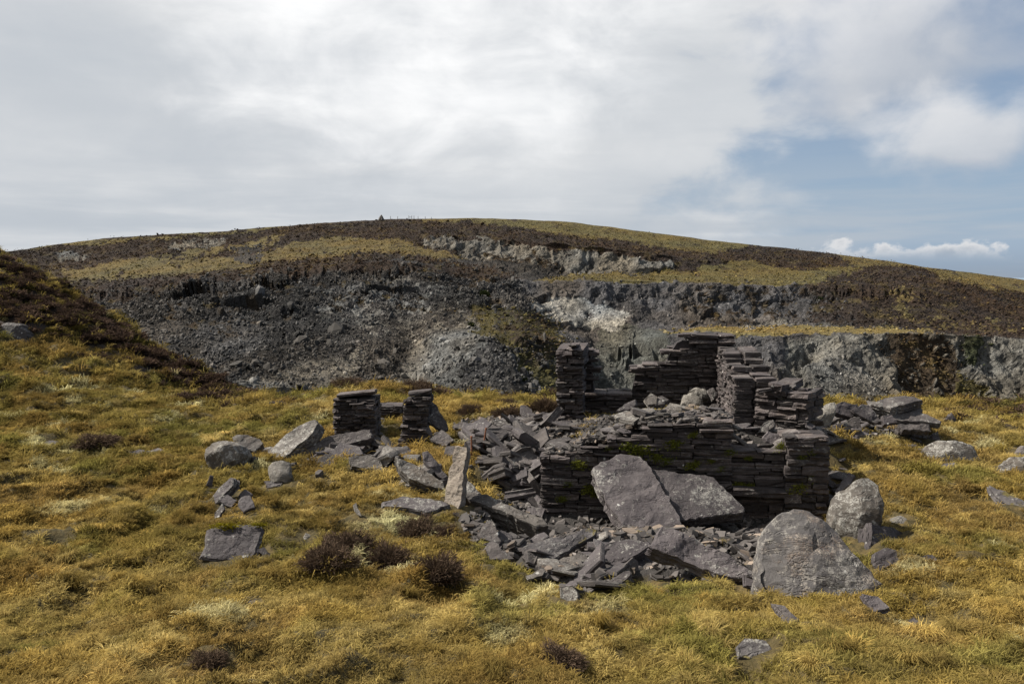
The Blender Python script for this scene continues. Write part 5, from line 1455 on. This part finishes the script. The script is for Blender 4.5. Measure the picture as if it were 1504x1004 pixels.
# ------------------------------------------------------------------ grass and heather cover
def tuft_mesh(name, seed, blades=46, ln=.16, w_=.0028, spread=.075, lay=.9):
    r_ = np.random.default_rng(seed); vs = []; q = []; sh = []
    swirl = r_.uniform(0, 6.283)
    for k in range(blades):
        a = r_.uniform(0, 6.283); rr = spread * math.sqrt(r_.random()); c = np.array([math.cos(a) * rr, math.sin(a) * rr, -.02])
        b = swirl + r_.normal(0, .9) if r_.random() < .6 else a + r_.normal(0, .5)
        out = np.array([math.cos(b), math.sin(b), 0]); l = ln * r_.uniform(.5, 1.15); bend = r_.uniform(.35, 1.2) * lay
        side = np.array([-out[1], out[0], 0]) * w_ * r_.uniform(.7, 1.4)
        p1 = c + np.array([0, 0, l * .42]) + out * l * .2 * bend
        p2 = p1 + np.array([0, 0, l * .28 * (1 - .5 * bend)]) + out * l * .36 * bend
        p3 = p2 + np.array([0, 0, l * (.1 - .32 * bend)]) + out * l * .36 * bend
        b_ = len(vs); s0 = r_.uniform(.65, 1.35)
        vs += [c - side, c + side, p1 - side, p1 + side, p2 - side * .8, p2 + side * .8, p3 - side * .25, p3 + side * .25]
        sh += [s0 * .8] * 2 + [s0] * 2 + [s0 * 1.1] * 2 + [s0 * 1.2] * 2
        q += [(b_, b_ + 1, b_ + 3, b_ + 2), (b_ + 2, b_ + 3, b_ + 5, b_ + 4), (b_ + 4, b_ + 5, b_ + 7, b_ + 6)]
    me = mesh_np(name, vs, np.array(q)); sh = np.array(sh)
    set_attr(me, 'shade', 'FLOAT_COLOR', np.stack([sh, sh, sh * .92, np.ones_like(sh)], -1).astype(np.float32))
    return me


# raster of spots taken by stones and bushes
RS = .07; occ = np.zeros((900, 900), bool)
oa = np.array(OCC); ox = ((oa[:, 0] + 30) / RS).astype(int); oy = (oa[:, 1] / RS).astype(int)
for dx in (-1, 0, 1):
    for dy in (-1, 0, 1):
        a_ = np.clip(ox + dx, 0, 899); b_ = np.clip(oy + dy, 0, 899); occ[a_, b_] = True


occ2 = occ.copy()
for _k in range(4):
    occ2 |= np.roll(occ2, -1, 1) | np.roll(occ2, 1, 0) | np.roll(occ2, -1, 0)


def ground_points(n, y0, y1, seed):
    r_ = np.random.default_rng(seed)
    y = np.sqrt(r_.uniform((y0 + 1.5) ** 2, (y1 + 1.5) ** 2, n)) - 1.5
    x = r_.uniform(-.86, .86, n) * (y + 1.5)
    return x, y, r_


px_all = []
pts = []; rots = []; scls = []; idxs = []; tints = []
gold = np.array([0.272, 0.189, 0.057]); straw = np.array([0.36, 0.285, 0.125]); olive = np.array([0.122, 0.098, 0.028]); rust_ = np.array([0.15, 0.088, 0.03]); pale_ = np.array([0.42, 0.39, 0.235]); green = np.array([0.10, 0.106, 0.027])
for (n, y0, y1, sbase, seed) in [(21000, 3.6, 8, .8, 1), (22000, 8, 13, 1.05, 2), (26000, 13, 22, 1.6, 3), (17000, 22, 36, 2.5, 4)]:
    x, y, r_ = ground_points(n, y0, y1, seed)
    z = ground_z(x, y)
    qx, qy = project(np.stack([x, y, z], -1))
    keep = (past_edge(x, y) < 1.5) & ~occ[np.clip(((x + 30) / RS).astype(int), 0, 899), np.clip((y / RS).astype(int), 0, 899)]
    jx_ = qx + r_.normal(0, 5, n); jy_ = qy + r_.normal(0, 3, n)
    for pl in RUBBLE: keep &= ~(in_poly(jx_, jy_, pl) & (r_.random(n) < .97))
    keep &= ~((np.abs(x - 2.6) < 2.35) & (np.abs(y - 15.2) < 2.9) & (r_.random(n) < .93))
    hm_ = in_poly(jx_, jy_, HEATH_L) & (y > 18)
    for pl in HEATH_E: hm_ |= in_poly(jx_, jy_, pl) & (y > 14)
    keep &= ~(hm_ & (r_.random(n) < .45))
    x, y, z, qx, qy = x[keep], y[keep], z[keep], qx[keep], qy[keep]; n = len(x)
    q = np.stack([x, y, x * 0], -1)
    a1 = fbm(q * .45, 3, 91); a2 = fbm(q * 1.3, 3, 95); a3 = fbm(q * 3.5, 2, 99)
    f1 = np.clip(.62 + 1.8 * a1 + .7 * a3, 0, 1)[:, None]; f2 = np.clip(.35 + 1.7 * a2, 0, 1)[:, None]
    lf = np.clip((430 - qx) / 260, 0, 1) * np.clip((y - 11) / 6, 0, 1)                 # greener towards the left hillside
    tint = gold * f2 + (straw * .45 + gold * .55) * (1 - f2)
    tint = tint * (1 - .7 * f1) + olive * .7 * f1
    tint = tint * (1 - .5 * lf[:, None]) + olive * .5 * lf[:, None]
    rr_ = np.clip(.15 + 2.4 * fbm(q * .9, 3, 107), 0, 1)[:, None]
    tint = tint * (1 - .55 * rr_) + rust_ * .55 * rr_
    gg = np.clip(3 * (fbm(q * .7, 3, 111) - .26), 0, .5)[:, None]
    tint = tint * (1 - gg) + green * gg
    pp = np.clip(1.2 - np.hypot((qx - 600) / 95, (qy - 770) / 32), 0, 1) * np.clip(.5 + 2.0 * a3, 0, 1) + np.clip(4 * (fbm(q * 1.1, 3, 115) - .42), 0, .6)
    pp = np.clip(pp, 0, .9)[:, None]
    tint = tint * (1 - pp) + pale_ * pp
    mg_ = np.clip(1.15 - np.hypot((qx - 985) / 95, (qy - 878) / 48), 0, 1)[:, None] * .7            # greener mound in front of the long slab
    tint = tint * (1 - mg_) + np.array([.15, .14, .038]) * mg_
    tint = tint * 1.14 * np.exp(r_.normal(0, .22, (n, 1)) + .45 * a3[:, None])
    # blades comb outwards over the hummocks
    e_ = .12
    gx = (ground_z(x + e_, y) - z) / e_; gy = (ground_z(x, y + e_) - z) / e_
    rot = np.stack([np.clip(-gy * -1, -.9, .9) * .6 + r_.normal(0, .12, n), np.clip(-gx, -.9, .9) * .6 + r_.normal(0, .12, n), r_.uniform(0, 6.283, n)], -1)
    s = sbase * r_.uniform(.7, 1.25, n) * (1 + .35 * a2)
    pts.append(np.stack([x, y, z - .01], -1)); rots.append(rot); scls.append(np.stack([s, s, s * r_.uniform(.6, 1.1, n)], -1)); idxs.append(r_.integers(0, 8, n)); tints.append(tint)
# taller tussocks that stand out of the mat, bigger and closer together on the hummocks
for (n, y0, y1, sbase, seed) in [(2300, 3.6, 9, .62, 11), (2800, 9, 15, .72, 12), (4600, 15, 34, 1.0, 13)]:
    x, y, r_ = ground_points(n, y0, y1, seed)
    z = ground_z(x, y); qx, qy = project(np.stack([x, y, z], -1))
    keep = (past_edge(x, y) < 1.0) & ~occ2[np.clip(((x + 30) / RS).astype(int), 0, 899), np.clip((y / RS).astype(int), 0, 899)]
    for pl in RUBBLE: keep &= ~in_poly(qx, qy, pl)
    keep &= ~((np.abs(x - 2.6) < 2.6) & (np.abs(y - 14.6) < 3.6))
    q = np.stack([x, y, x * 0], -1)
    keep &= fbm(q * .9, 3, 161) + r_.normal(0, .2, n) > -.05
    keep &= ~(in_poly(qx, qy, HEATH_L) & (y > 18) & (r_.random(n) < .7))
    x, y, z, q = x[keep], y[keep], z[keep], q[keep]; n = len(x)
    a1 = fbm(q * .5, 3, 171); a2 = fbm(q * 1.7, 3, 175)
    f1 = np.clip(.45 + 1.6 * a1, 0, 1)[:, None]; f2 = np.clip(.4 + 1.8 * a2, 0, 1)[:, None]
    tint = (straw * .6 + gold * .4) * f2 + gold * (1 - f2)
    tint = tint * (1 - .7 * f1) + (olive * .6 + rust_ * .4) * .7 * f1
    tint = tint * 1.12 * np.exp(r_.normal(0, .28, (n, 1)))
    s = sbase * r_.uniform(.6, 1.35, n)
    pts.append(np.stack([x, y, z - .015], -1)); rots.append(np.stack([r_.normal(0, .15, n), r_.normal(0, .15, n), r_.uniform(0, 6.283, n)], -1))
    scls.append(np.stack([s, s, s * r_.uniform(.6, 1.05, n)], -1)); idxs.append(r_.integers(8, 12, n)); tints.append(tint)
tm = [tuft_mesh('grass_tuft_%02d' % k, 300 + k, blades=[44, 52, 40, 60, 44, 52, 40, 34][k], ln=[.115, .10, .13, .09, .12, .11, .10, .17][k]) for k in range(8)]
tm += [tuft_mesh('grass_tuft_%02d' % (8 + k), 400 + k, blades=210, ln=[.23, .20, .26, .22][k], spread=[.07, .09, .06, .1][k], lay=[.95, 1.05, .85, 1.1][k], w_=.0026) for k in range(4)]
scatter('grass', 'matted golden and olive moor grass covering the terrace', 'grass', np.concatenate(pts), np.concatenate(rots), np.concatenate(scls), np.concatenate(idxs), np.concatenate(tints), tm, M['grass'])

# heather cover of the left hillside and the brink
x, y, r_ = ground_points(26000, 16, 40, 21)
z = ground_z(x, y); qx, qy = project(np.stack([x, y, z], -1))
jx_ = qx + r_.normal(0, 9, len(x)); jy_ = qy + r_.normal(0, 12, len(x)) + 26 * fbm(np.stack([x, y, x * 0], -1) * .35, 3, 151)
k_ = in_poly(jx_, jy_, HEATH_L) & (y > 18)
for pl in HEATH_E: k_ |= in_poly(jx_, jy_, pl) & (y > 14) & (r_.random(len(x)) < .5)
k_ |= (past_edge(x, y) > .6) & (past_edge(x, y) < 6)
k_ &= ~((qx > 400) & (qx < 560) & (qy < 585)) | (past_edge(x, y) > 1.2)
k_ &= (r_.random(len(x)) < .62)
x, y, z = x[k_], y[k_], z[k_]; n = len(x)
q = np.stack([x, y, x * 0], -1); a1 = fbm(q * .5, 3, 131)
keep = a1 > -.22
x, y, z, a1 = x[keep], y[keep], z[keep], a1[keep]; n = len(x)
s = r_.uniform(.4, .85, n) * (1 + .5 * a1)
ht = np.array([0.08, 0.053, 0.038]) * np.exp(r_.normal(0, .28, (n, 1))); ol_ = (r_.random(n) < .15)[:, None]
ht = np.where(ol_, np.array([.085, .07, .024]), ht)
HB = [bush_mesh('heather_cover_%d' % k, 70 + k, 260, leaf=2.0) for k in range(4)]
scatter('heather_cover', 'dark heather covering the left hillside and the brink of the terrace', 'heather', np.stack([x, y, z - .03], -1), np.stack([r_.normal(0, .15, n), r_.normal(0, .15, n), r_.uniform(0, 6.28, n)], -1), np.stack([s, s, s * .8], -1), r_.integers(0, 4, n), ht, HB, M['heather_stuff'])
